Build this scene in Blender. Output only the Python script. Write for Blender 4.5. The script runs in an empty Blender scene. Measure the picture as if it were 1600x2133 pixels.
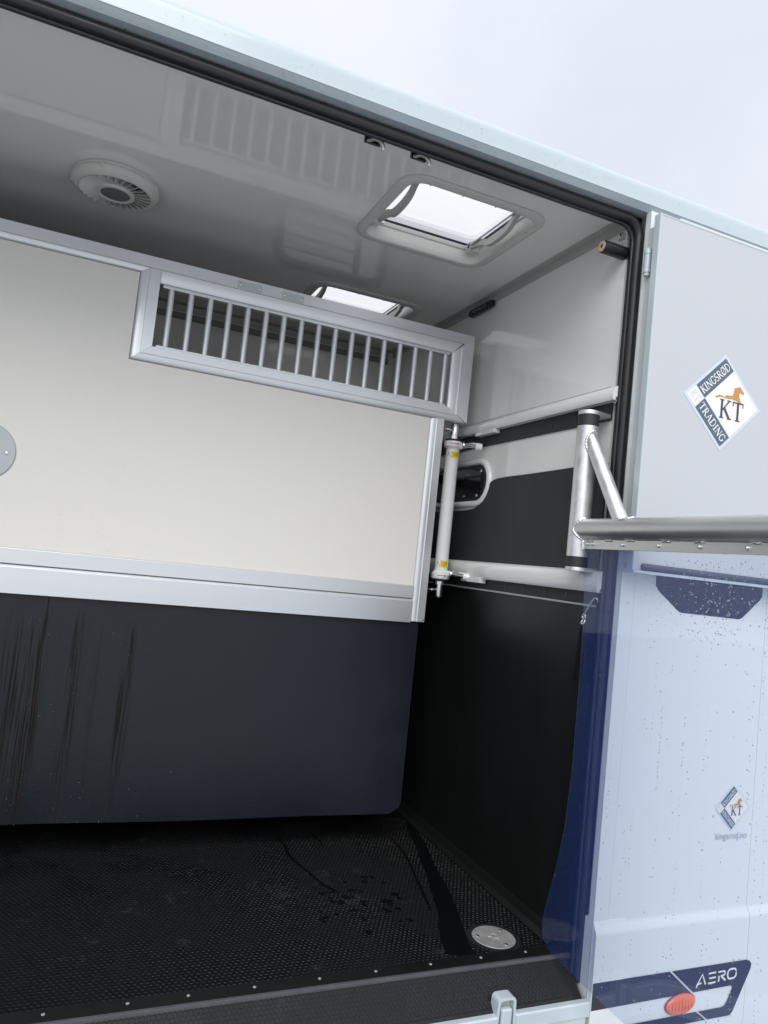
import bpy, bmesh, math, random
from mathutils import Vector, Matrix

random.seed(7)
R = math.radians
ZO = 1.64          # camera eye height above the ground; all numbers below are measured from the eye
scene = bpy.context.scene
COL = scene.collection

# ------------------------------------------------------------------ camera
cam_d = bpy.data.cameras.new('camera')
cam = bpy.data.objects.new('camera', cam_d)
COL.objects.link(cam)
right = Vector((0.91533453, -0.3887293, 0.10512958))
down = Vector((0.12418994, 0.02415702, -0.99196436))
fwd = Vector((0.38306599, 0.92103527, 0.07038802))
m = Matrix.Identity(4)
for i in range(3):
    m[i][0] = right[i]
    m[i][1] = -down[i]
    m[i][2] = -fwd[i]
m[2][3] = ZO
cam.matrix_world = m
cam_d.sensor_fit = 'VERTICAL'
cam_d.sensor_height = 24.0
cam_d.lens = 24.0 * 1504.0 / 2133.0
cam_d.clip_start = 0.02
cam_d.clip_end = 3000
scene.camera = cam

# ------------------------------------------------------------------ overcast sky, soft sun, exposure
SUN_EL, SUN_AZ = R(42), R(205)      # azimuth measured clockwise from +y : behind the viewer, to the left
w = bpy.data.worlds.new('World')
scene.world = w
w.use_nodes = True
nt = w.node_tree
nt.nodes.clear()
N = nt.nodes.new
L = nt.links.new
out = N('ShaderNodeOutputWorld')
bg = N('ShaderNodeBackground')
bg.inputs['Strength'].default_value = 0.1
sky = N('ShaderNodeTexSky')
sky.sky_type = 'NISHITA'
sky.sun_disc = False
sky.sun_elevation = SUN_EL
sky.sun_rotation = SUN_AZ
tc = N('ShaderNodeTexCoord')
sep = N('ShaderNodeSeparateXYZ')
L(tc.outputs['Generated'], sep.inputs[0])
zc_ = N('ShaderNodeMath'); zc_.operation = 'MAXIMUM'; zc_.inputs[1].default_value = 0.0
L(sep.outputs['Z'], zc_.inputs[0])
lum = N('ShaderNodeMath'); lum.operation = 'MULTIPLY_ADD'      # brighter overhead, as a cloud deck is
lum.inputs[1].default_value = 2.2
lum.inputs[2].default_value = 5.2
L(zc_.outputs[0], lum.inputs[0])
nz = N('ShaderNodeTexNoise')
nz.inputs['Scale'].default_value = 2.8
nz.inputs['Detail'].default_value = 4.0
nz.inputs['Roughness'].default_value = 0.5
L(tc.outputs['Generated'], nz.inputs['Vector'])
mr = N('ShaderNodeMapRange')
mr.inputs['From Min'].default_value = 0.3
mr.inputs['From Max'].default_value = 0.7
mr.inputs['To Min'].default_value = 0.0
mr.inputs['To Max'].default_value = 1.0
L(nz.outputs['Fac'], mr.inputs['Value'])
deck = N('ShaderNodeMixRGB')
deck.inputs[1].default_value = (0.79, 0.84, 0.95, 1)
deck.inputs[2].default_value = (0.965, 0.985, 1.04, 1)
L(mr.outputs[0], deck.inputs[0])
ccol = N('ShaderNodeMixRGB'); ccol.blend_type = 'MULTIPLY'; ccol.inputs[0].default_value = 1.0
L(deck.outputs[0], ccol.inputs[1])
L(lum.outputs[0], ccol.inputs[2])
mixs = N('ShaderNodeMixRGB'); mixs.inputs[0].default_value = 0.93
L(sky.outputs[0], mixs.inputs[1]); L(ccol.outputs[0], mixs.inputs[2])
L(mixs.outputs[0], bg.inputs['Color'])
L(bg.outputs[0], out.inputs['Surface'])

sun_d = bpy.data.lights.new('sun', 'SUN')
sun_d.energy = 1.5
sun_d.angle = R(50)
sun_d.color = (1.0, 0.97, 0.93)
sun = bpy.data.objects.new('sun', sun_d)
COL.objects.link(sun)
sd = Vector((math.sin(SUN_AZ) * math.cos(SUN_EL), math.cos(SUN_AZ) * math.cos(SUN_EL), math.sin(SUN_EL)))
sun.rotation_euler = sd.to_track_quat('Z', 'Y').to_euler()
sun.location = (-3, -8, 9)

vs = scene.view_settings
vs.view_transform = 'Standard'
vs.look = 'None'
vs.exposure = 0.67
vs.gamma = 1.0
vs.use_curve_mapping = False
scene.cycles.max_bounces = 12
scene.cycles.transparent_max_bounces = 16
scene.cycles.use_denoising = True
scene.cycles.caustics_reflective = False
scene.cycles.caustics_refractive = False

# ------------------------------------------------------------------ materials
def mat(name, col, rough=0.5, metal=0.0, spec=0.5, var=0.0, vscale=6.0, rvar=0.0, bump=0.0, bscale=200.0,
        stretch=(1, 1, 1), coat=0.0, bdist=0.001, detail=3.0):
    mt = bpy.data.materials.new(name)
    mt.use_nodes = True
    t = mt.node_tree
    b = t.nodes['Principled BSDF']
    b.inputs['Base Color'].default_value = (*col, 1)
    b.inputs['Roughness'].default_value = rough
    b.inputs['Metallic'].default_value = metal
    b.inputs['Specular IOR Level'].default_value = spec
    b.inputs['Coat Weight'].default_value = coat
    b.inputs['Coat Roughness'].default_value = 0.08
    n = t.nodes.new
    l = t.links.new
    tcn = n('ShaderNodeTexCoord')
    mp = n('ShaderNodeMapping')
    mp.inputs['Scale'].default_value = stretch
    l(tcn.outputs['Object'], mp.inputs['Vector'])
    if var or rvar:
        no = n('ShaderNodeTexNoise')
        no.inputs['Scale'].default_value = vscale
        no.inputs['Detail'].default_value = 5
        l(mp.outputs[0], no.inputs['Vector'])
        if var:
            mx = n('ShaderNodeMixRGB')
            mx.inputs[1].default_value = (*[c * (1 - var) for c in col], 1)
            mx.inputs[2].default_value = (*[min(1, c * (1 + var)) for c in col], 1)
            l(no.outputs['Fac'], mx.inputs[0])
            l(mx.outputs[0], b.inputs['Base Color'])
        if rvar:
            rr = n('ShaderNodeMapRange')
            rr.inputs['From Min'].default_value = 0.3
            rr.inputs['From Max'].default_value = 0.7
            rr.inputs['To Min'].default_value = max(0.02, rough - rvar)
            rr.inputs['To Max'].default_value = min(1, rough + rvar)
            l(no.outputs['Fac'], rr.inputs['Value'])
            l(rr.outputs[0], b.inputs['Roughness'])
    if bump:
        nb = n('ShaderNodeTexNoise')
        nb.inputs['Scale'].default_value = bscale
        nb.inputs['Detail'].default_value = detail
        l(mp.outputs[0], nb.inputs['Vector'])
        bu = n('ShaderNodeBump')
        bu.inputs['Strength'].default_value = bump
        bu.inputs['Distance'].default_value = bdist
        l(nb.outputs['Fac'], bu.inputs['Height'])
        l(bu.outputs[0], b.inputs['Normal'])
    return mt

M = {}
M['paint'] = mat('white_paint', (0.51, 0.59, 0.63), 0.28, coat=0.4, var=0.015, vscale=3, bump=0.05, bscale=60, bdist=0.0006)
M['body_white'] = mat('body_white', (0.76, 0.80, 0.81), 0.25, coat=0.4, var=0.015, vscale=3, bump=0.05, bscale=30, bdist=0.0008)
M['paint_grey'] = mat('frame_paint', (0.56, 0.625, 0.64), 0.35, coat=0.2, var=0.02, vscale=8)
M['door_paint'] = mat('door_paint', (0.53, 0.555, 0.59), 0.3, coat=0.3, var=0.012, vscale=2.5, bump=0.04, bscale=40, bdist=0.0006)
M['grp'] = mat('white_laminate', (0.77, 0.77, 0.76), 0.07, var=0.015, vscale=2, rvar=0.03, bump=0.04, bscale=9, bdist=0.002)
M['ceil'] = mat('ceiling_laminate', (0.80, 0.79, 0.775), 0.05, spec=0.75, var=0.012, vscale=2, rvar=0.02, bump=0.015, bscale=5, bdist=0.002)
M['rail_white'] = mat('white_enamel', (0.78, 0.79, 0.79), 0.12, coat=0.5, var=0.01)
M['trim'] = mat('grey_trim', (0.42, 0.42, 0.41), 0.35, var=0.04, vscale=15)
M['alu'] = mat('satin_aluminium', (0.74, 0.765, 0.79), 0.40, metal=0.75, rvar=0.09, var=0.05, vscale=9, bump=0.10, bscale=260,
               stretch=(0.05, 1, 1), bdist=0.0004)
M['alu_v'] = mat('satin_aluminium_upright', (0.74, 0.765, 0.79), 0.40, metal=0.75, rvar=0.09, var=0.05, vscale=9, bump=0.10, bscale=260,
                 stretch=(1, 1, 0.05), bdist=0.0004)
M['tube_alu'] = mat('mill_aluminium', (0.74, 0.75, 0.76), 0.42, metal=0.8, var=0.2, vscale=22, rvar=0.13, bump=0.22, bscale=45, bdist=0.0008)
M['bar_alu'] = mat('mill_aluminium_bar', (0.66, 0.67, 0.67), 0.40, metal=0.85, var=0.08, vscale=14, rvar=0.12, bump=0.15, bscale=60,
                   stretch=(1, 0.2, 1), bdist=0.0008)
M['weld'] = mat('weld_bead', (0.82, 0.82, 0.82), 0.25, metal=1.0, var=0.1, vscale=60, bump=0.8, bscale=180, bdist=0.002)
M['steel'] = mat('stainless_steel', (0.72, 0.72, 0.71), 0.2, metal=1.0, rvar=0.08, vscale=30)
M['galv'] = mat('galvanised_plate', (0.56, 0.61, 0.60), 0.45, metal=0.6, var=0.10, vscale=50, rvar=0.1)
M['rubber'] = mat('black_rubber', (0.016, 0.017, 0.020), 0.38, rvar=0.08, vscale=20, bump=0.15, bscale=120, bdist=0.0008)
M['rubber_matt'] = mat('matt_black_rubber', (0.020, 0.021, 0.022), 0.55, bump=0.2, bscale=300, var=0.1, vscale=12)
M['black_pl'] = mat('black_plastic', (0.012, 0.012, 0.013), 0.3)
M['pad'] = mat('black_wall_pad', (0.025, 0.027, 0.0295), 0.5, spec=0.3, var=0.1, vscale=7, rvar=0.06, bump=0.25, bscale=420, bdist=0.0006)
M['kick'] = mat('black_kick_panel', (0.0072, 0.0084, 0.0084), 0.36, spec=0.4, var=0.15, vscale=5, rvar=0.08, bump=0.25, bscale=160,
                stretch=(1, 1, 0.08), bdist=0.0008)
M['board'] = mat('cream_board', (0.82, 0.805, 0.755), 0.42, spec=0.4, var=0.03, vscale=2.2, bump=0.45, bscale=420, stretch=(0.35, 1, 1), bdist=0.0007)
M['abs'] = mat('white_moulding', (0.60, 0.595, 0.575), 0.35, var=0.015)
M['fan_white'] = mat('fan_moulding', (0.60, 0.595, 0.57), 0.4, var=0.02)
M['mesh_grey'] = mat('grey_mesh', (0.14, 0.14, 0.145), 0.6, bump=0.9, bscale=10, stretch=(60, 6, 6), bdist=0.003)
M['grey_pl'] = mat('grey_lever', (0.40, 0.395, 0.38), 0.4, var=0.03)
M['amber'] = mat('orange_lens', (0.85, 0.17, 0.035), 0.12, coat=0.6, var=0.25, vscale=70, bump=0.3, bscale=260, bdist=0.001)
M['decal_black'] = mat('black_decal', (0.012, 0.013, 0.018), 0.28, coat=0.3)
M['decal_white'] = mat('white_decal', (0.80, 0.80, 0.78), 0.35)
M['stk_clear'] = mat('pale_sticker_border', (0.60, 0.68, 0.76), 0.3)
M['stk_white'] = mat('ivory_sticker', (0.82, 0.82, 0.78), 0.35)
M['stk_blue'] = mat('slate_sticker', (0.090, 0.135, 0.20), 0.35)
M['stk_ink'] = mat('navy_ink', (0.05, 0.06, 0.10), 0.4)
M['stk_tan'] = mat('tan_ink', (0.56, 0.27, 0.085), 0.4)
M['stk_pale'] = mat('pale_ink', (0.66, 0.70, 0.72), 0.4)
M['grey_ink'] = mat('grey_ink', (0.40, 0.44, 0.50), 0.4)
M['yellow'] = mat('yellow_label', (0.80, 0.58, 0.02), 0.35)
M['red'] = mat('red_ink', (0.45, 0.02, 0.06), 0.4)
M['bisque'] = mat('buffer_washer', (0.62, 0.46, 0.33), 0.5, var=0.1, vscale=60)
M['webbing'] = mat('black_webbing', (0.004, 0.004, 0.0042), 0.8, spec=0.2, bump=0.6, bscale=500)
M['drain'] = mat('worn_drain_steel', (0.42, 0.42, 0.42), 0.5, metal=0.45, var=0.2, vscale=30, rvar=0.12, bump=0.1, bscale=90)

# tinted glass
M['tint'] = mat('tinted_glass', (0.006, 0.007, 0.009), 0.04, spec=0.6)
M['glass_dark'] = mat('dark_pane', (0.010, 0.010, 0.011), 0.06, spec=0.6)

# ground : wet pale gravelled yard
M['ground'] = mat('yard_gravel', (0.50, 0.505, 0.51), 0.75, var=0.35, vscale=55, bump=0.8, bscale=90, bdist=0.01)

# thin clear sheets and beads: Schlick reflectance, the same from both sides
def facing_fresnel(t, f0):
    lw = t.nodes.new('ShaderNodeLayerWeight'); lw.inputs['Blend'].default_value = 0.5
    pw = t.nodes.new('ShaderNodeMath'); pw.operation = 'POWER'; pw.inputs[1].default_value = 5.0
    ma = t.nodes.new('ShaderNodeMath'); ma.operation = 'MULTIPLY_ADD'; ma.inputs[1].default_value = 1 - f0; ma.inputs[2].default_value = f0
    t.links.new(lw.outputs['Facing'], pw.inputs[0]); t.links.new(pw.outputs[0], ma.inputs[0])
    return ma.outputs[0]
def water(name, refr, f0):
    mt = bpy.data.materials.new(name)
    mt.use_nodes = True
    t = mt.node_tree
    t.nodes.clear()
    n = t.nodes.new
    o = n('ShaderNodeOutputMaterial')
    tp = n('ShaderNodeBsdfTransparent'); tp.inputs[0].default_value = (0.97, 0.97, 0.97, 1)
    rf = n('ShaderNodeBsdfRefraction'); rf.inputs['IOR'].default_value = 1.33; rf.inputs['Roughness'].default_value = 0.0
    m0 = n('ShaderNodeMixShader'); m0.inputs[0].default_value = refr
    t.links.new(tp.outputs[0], m0.inputs[1]); t.links.new(rf.outputs[0], m0.inputs[2])
    gl = n('ShaderNodeBsdfGlossy'); gl.inputs['Roughness'].default_value = 0.04
    m2 = n('ShaderNodeMixShader')
    t.links.new(facing_fresnel(t, f0), m2.inputs[0])
    t.links.new(m0.outputs[0], m2.inputs[1]); t.links.new(gl.outputs[0], m2.inputs[2])
    t.links.new(m2.outputs[0], o.inputs[0])
    return mt
M['water'] = water('water_bead', 0.0, 0.05)
M['water_paint'] = water('water_bead_on_paint', 0.0, 0.07)
M['water_board'] = water('water_bead_on_board', 0.30, 0.03)
M['water_clear'] = water('water_bead_on_sheet', 0.42, 0.10)

def smoked():
    mt = bpy.data.materials.new('smoked_pane')
    mt.use_nodes = True
    t = mt.node_tree
    t.nodes.clear()
    o = t.nodes.new('ShaderNodeOutputMaterial')
    tp = t.nodes.new('ShaderNodeBsdfTransparent'); tp.inputs[0].default_value = (0.55, 0.56, 0.57, 1)
    gl = t.nodes.new('ShaderNodeBsdfGlossy'); gl.inputs['Roughness'].default_value = 0.03
    m2 = t.nodes.new('ShaderNodeMixShader')
    t.links.new(facing_fresnel(t, 0.04), m2.inputs[0])
    t.links.new(tp.outputs[0], m2.inputs[1]); t.links.new(gl.outputs[0], m2.inputs[2])
    t.links.new(m2.outputs[0], o.inputs[0])
    return mt

# milky acrylic of the hatch lids
def acrylic():
    mt = bpy.data.materials.new('milky_acrylic')
    mt.use_nodes = True
    t = mt.node_tree
    t.nodes.clear()
    o = t.nodes.new('ShaderNodeOutputMaterial')
    tr = t.nodes.new('ShaderNodeBsdfTranslucent'); tr.inputs[0].default_value = (0.76, 0.75, 0.74, 1)
    tp = t.nodes.new('ShaderNodeBsdfTransparent'); tp.inputs[0].default_value = (0.95, 0.95, 0.95, 1)
    gl = t.nodes.new('ShaderNodeBsdfGlossy'); gl.inputs['Roughness'].default_value = 0.08
    m1 = t.nodes.new('ShaderNodeMixShader'); m1.inputs[0].default_value = 0.15
    m2 = t.nodes.new('ShaderNodeMixShader')
    fr = facing_fresnel(t, 0.04)
    t.links.new(tr.outputs[0], m1.inputs[1]); t.links.new(tp.outputs[0], m1.inputs[2])
    t.links.new(fr, m2.inputs[0])
    t.links.new(m1.outputs[0], m2.inputs[1]); t.links.new(gl.outputs[0], m2.inputs[2])
    t.links.new(m2.outputs[0], o.inputs[0])
    return mt
M['acrylic'] = acrylic()

# clear blue tinted PVC
def pvc():
    mt = bpy.data.materials.new('blue_clear_pvc')
    mt.use_nodes = True
    t = mt.node_tree
    t.nodes.clear()
    n = t.nodes.new
    o = n('ShaderNodeOutputMaterial')
    tp = n('ShaderNodeBsdfTransparent'); tp.inputs[0].default_value = (0.955, 0.978, 0.995, 1)
    df = n('ShaderNodeBsdfDiffuse'); df.inputs[0].default_value = (0.08, 0.175, 0.66, 1)
    tl = n('ShaderNodeBsdfTranslucent'); tl.inputs[0].default_value = (0.08, 0.175, 0.70, 1)
    gl = n('ShaderNodeBsdfGlossy'); gl.inputs['Roughness'].default_value = 0.03
    a = n('ShaderNodeAddShader')
    md = n('ShaderNodeMixShader'); md.inputs[0].default_value = 0.5
    t.links.new(df.outputs[0], md.inputs[1]); t.links.new(tl.outputs[0], md.inputs[2])
    m1 = n('ShaderNodeMixShader'); m1.inputs[0].default_value = 0.095
    t.links.new(tp.outputs[0], m1.inputs[1]); t.links.new(md.outputs[0], m1.inputs[2])
    fr = facing_fresnel(t, 0.03)
    m2 = n('ShaderNodeMixShader')
    t.links.new(fr, m2.inputs[0])
    t.links.new(m1.outputs[0], m2.inputs[1]); t.links.new(gl.outputs[0], m2.inputs[2])
    t.links.new(m2.outputs[0], o.inputs[0])
    return mt
M['pvc'] = pvc()

# dark stall mat hanging under the partition: dried run marks and smears
def mat_stall():
    mt = bpy.data.materials.new('charcoal_stall_mat')
    mt.use_nodes = True
    t = mt.node_tree
    b = t.nodes['Principled BSDF']
    n, l = t.nodes.new, t.links.new
    tcn = n('ShaderNodeTexCoord')
    mp = n('ShaderNodeMapping'); mp.inputs['Scale'].default_value = (180, 1, 3.2)
    l(tcn.outputs['Object'], mp.inputs[0])
    wob = n('ShaderNodeTexNoise'); wob.inputs['Scale'].default_value = 1.0; wob.inputs['Detail'].default_value = 3; wob.inputs['Distortion'].default_value = 0.5
    l(mp.outputs[0], wob.inputs['Vector'])
    st = n('ShaderNodeValToRGB')
    st.color_ramp.elements[0].position = 0.44; st.color_ramp.elements[0].color = (0, 0, 0, 1)
    st.color_ramp.elements[1].position = 0.60; st.color_ramp.elements[1].color = (1, 1, 1, 1)
    l(wob.outputs['Fac'], st.inputs[0])
    # where the runs are: patches in x
    mp2 = n('ShaderNodeMapping'); mp2.inputs['Scale'].default_value = (7.5, 1, 0.9); mp2.inputs['Location'].default_value = (2.35, 0, 0.3)
    l(tcn.outputs['Object'], mp2.inputs[0])
    pn = n('ShaderNodeTexNoise'); pn.inputs['Scale'].default_value = 1.0; pn.inputs['Detail'].default_value = 2
    l(mp2.outputs[0], pn.inputs['Vector'])
    pr = n('ShaderNodeValToRGB')
    pr.color_ramp.elements[0].position = 0.50; pr.color_ramp.elements[1].position = 0.58
    l(pn.outputs['Fac'], pr.inputs[0])
    sp = n('ShaderNodeSeparateXYZ'); l(tcn.outputs['Object'], sp.inputs[0])
    # windows along x where rain ran down (metres from the thing's origin at x = 0.6)
    lim = n('ShaderNodeValToRGB')
    cr = lim.color_ramp
    cr.interpolation = 'LINEAR'
    xs = n('ShaderNodeMapRange'); xs.inputs['From Min'].default_value = -0.80; xs.inputs['From Max'].default_value = -0.30
    l(sp.outputs['X'], xs.inputs['Value']); l(xs.outputs[0], lim.inputs[0])
    stops = [(0.0, 0.25), (0.10, 0.8), (0.28, 1.0), (0.32, 0.1), (0.43, 0.1), (0.455, 0.85), (0.51, 0.8), (0.53, 0.08), (0.595, 0.05), (0.612, 0.6), (0.63, 0.04), (0.75, 0.04), (0.775, 0.9), (0.83, 0.9), (0.85, 0.0)]
    cr.elements[0].position = 0.0; cr.elements[0].color = (0.3, 0.3, 0.3, 1)
    cr.elements[1].position = 1.0; cr.elements[1].color = (0, 0, 0, 1)
    for p_, v_ in stops[1:]:
        e_ = cr.elements.new(p_); e_.color = (v_, v_, v_, 1)
    fz = n('ShaderNodeValToRGB')
    zadd = n('ShaderNodeMath'); zadd.operation = 'MULTIPLY_ADD'; zadd.inputs[1].default_value = 0.55
    mpz = n('ShaderNodeMapping'); mpz.inputs['Scale'].default_value = (60, 1, 0.3); l(tcn.outputs['Object'], mpz.inputs[0])
    zn = n('ShaderNodeTexNoise'); zn.inputs['Scale'].default_value = 1.0; zn.inputs['Detail'].default_value = 2; l(mpz.outputs[0], zn.inputs['Vector'])
    zsub = n('ShaderNodeMath'); zsub.operation = 'SUBTRACT'; zsub.inputs[1].default_value = 0.40; l(zn.outputs['Fac'], zsub.inputs[0])
    l(zsub.outputs[0], zadd.inputs[0]); l(sp.outputs['Z'], zadd.inputs[2])
    zs_ = n('ShaderNodeMapRange'); zs_.inputs['From Min'].default_value = 0.10; zs_.inputs['From Max'].default_value = 0.83
    l(zadd.outputs[0], zs_.inputs['Value']); l(zs_.outputs[0], fz.inputs[0])
    fz.color_ramp.elements[0].position = 0.05; fz.color_ramp.elements[0].color = (0, 0, 0, 1)
    fz.color_ramp.elements[1].position = 0.97; fz.color_ramp.elements[1].color = (0, 0, 0, 1)
    for p_, v_ in ((0.16, 0.8), (0.5, 1.0), (0.90, 0.9)):
        e_ = fz.color_ramp.elements.new(p_); e_.color = (v_, v_, v_, 1)
    m1 = n('ShaderNodeMath'); m1.operation = 'MULTIPLY'; l(st.outputs[0], m1.inputs[0]); l(fz.outputs[0], m1.inputs[1])
    m2 = n('ShaderNodeMath'); m2.operation = 'MULTIPLY'; l(m1.outputs[0], m2.inputs[0]); l(lim.outputs[0], m2.inputs[1])
    m2.use_clamp = True
    # cloudy scuffing
    cn = n('ShaderNodeTexNoise'); cn.inputs['Scale'].default_value = 5; cn.inputs['Detail'].default_value = 6; cn.inputs['Roughness'].default_value = 0.6
    l(tcn.outputs['Object'], cn.inputs['Vector'])
    base = n('ShaderNodeMixRGB'); base.inputs[1].default_value = (0.0046, 0.0066, 0.0110, 1); base.inputs[2].default_value = (0.0098, 0.0130, 0.0200, 1)
    l(cn.outputs['Fac'], base.inputs[0])
    fin = n('ShaderNodeMixRGB'); fin.inputs[2].default_value = (0.0080, 0.0062, 0.0050, 1)
    l(base.outputs[0], fin.inputs[1]); l(m2.outputs[0], fin.inputs[0])
    l(fin.outputs[0], b.inputs['Base Color'])
    b.inputs['Specular IOR Level'].default_value = 0.42
    rg = n('ShaderNodeMapRange'); rg.inputs['From Min'].default_value = 0.3; rg.inputs['From Max'].default_value = 0.7
    rg.inputs['To Min'].default_value = 0.27; rg.inputs['To Max'].default_value = 0.40
    l(cn.outputs['Fac'], rg.inputs['Value'])
    ra = n('ShaderNodeMath'); ra.operation = 'MULTIPLY_ADD'; ra.inputs[1].default_value = 0.35
    l(m2.outputs[0], ra.inputs[0]); l(rg.outputs[0], ra.inputs[2]); l(ra.outputs[0], b.inputs['Roughness'])
    sl = n('ShaderNodeMath'); sl.operation = 'MULTIPLY_ADD'; sl.inputs[1].default_value = -0.27; sl.inputs[2].default_value = 0.42
    l(m2.outputs[0], sl.inputs[0]); l(sl.outputs[0], b.inputs['Specular IOR Level'])
    bn = n('ShaderNodeTexNoise'); bn.inputs['Scale'].default_value = 190; bn.inputs['Detail'].default_value = 3
    l(tcn.outputs['Object'], bn.inputs['Vector'])
    bu = n('ShaderNodeBump'); bu.inputs['Strength'].default_value = 0.35; bu.inputs['Distance'].default_value = 0.0015
    l(bn.outputs['Fac'], bu.inputs['Height']); l(bu.outputs[0], b.inputs['Normal'])
    return mt
M['stall'] = mat_stall()

# floor rubber: wet and dry patches, lime residue on the ridges
def mat_floor(name, residue, col=(0.0058, 0.0063, 0.0070), spec=0.17):
    mt = bpy.data.materials.new(name)
    mt.use_nodes = True
    t = mt.node_tree
    b = t.nodes['Principled BSDF']
    n, l = t.nodes.new, t.links.new
    tcn = n('ShaderNodeTexCoord')
    wn = n('ShaderNodeTexNoise'); wn.inputs['Scale'].default_value = 4.2; wn.inputs['Detail'].default_value = 5; wn.inputs['Distortion'].default_value = 0.6
    l(tcn.outputs['Object'], wn.inputs['Vector'])
    wet = n('ShaderNodeMapRange'); wet.inputs['From Min'].default_value = 0.44; wet.inputs['From Max'].default_value = 0.56
    wet.inputs['To Min'].default_value = 0.30; wet.inputs['To Max'].default_value = 0.62
    l(wn.outputs['Fac'], wet.inputs['Value']); l(wet.outputs[0], b.inputs['Roughness'])
    dn = n('ShaderNodeTexNoise'); dn.inputs['Scale'].default_value = 9; dn.inputs['Detail'].default_value = 8; dn.inputs['Roughness'].default_value = 0.7
    mpd = n('ShaderNodeMapping'); mpd.inputs['Location'].default_value = (3.1, 1.7, 0)
    l(tcn.outputs['Object'], mpd.inputs[0]); l(mpd.outputs[0], dn.inputs['Vector'])
    dr = n('ShaderNodeValToRGB'); dr.color_ramp.elements[0].position = 0.58; dr.color_ramp.elements[1].position = 0.80
    l(dn.outputs['Fac'], dr.inputs[0])
    sp = n('ShaderNodeTexNoise'); sp.inputs['Scale'].default_value = 160; sp.inputs['Detail'].default_value = 2
    l(tcn.outputs['Object'], sp.inputs['Vector'])
    sr = n('ShaderNodeValToRGB'); sr.color_ramp.elements[0].position = 0.42; sr.color_ramp.elements[1].position = 0.62
    l(sp.outputs['Fac'], sr.inputs[0])
    m1 = n('ShaderNodeMath'); m1.operation = 'MULTIPLY'; l(dr.outputs[0], m1.inputs[0]); l(sr.outputs[0], m1.inputs[1])
    m2 = n('ShaderNodeMath'); m2.operation = 'MULTIPLY'; m2.inputs[1].default_value = residue; l(m1.outputs[0], m2.inputs[0])
    mx = n('ShaderNodeMixRGB'); b.inputs['Specular IOR Level'].default_value = spec
    mx.inputs[1].default_value = (*col, 1); mx.inputs[2].default_value = (0.30, 0.31, 0.31, 1)
    l(m2.outputs[0], mx.inputs[0]); l(mx.outputs[0], b.inputs['Base Color'])
    bn = n('ShaderNodeTexNoise'); bn.inputs['Scale'].default_value = 300
    l(tcn.outputs['Object'], bn.inputs['Vector'])
    bu = n('ShaderNodeBump'); bu.inputs['Strength'].default_value = 0.3; bu.inputs['Distance'].default_value = 0.0008
    l(bn.outputs['Fac'], bu.inputs['Height']); l(bu.outputs[0], b.inputs['Normal'])
    return mt
M['floor'] = mat_floor('black_floor_rubber', 0.16)
M['threshold'] = mat_floor('black_threshold_rubber', 0.12, (0.013, 0.0135, 0.016), 0.3)

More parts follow.
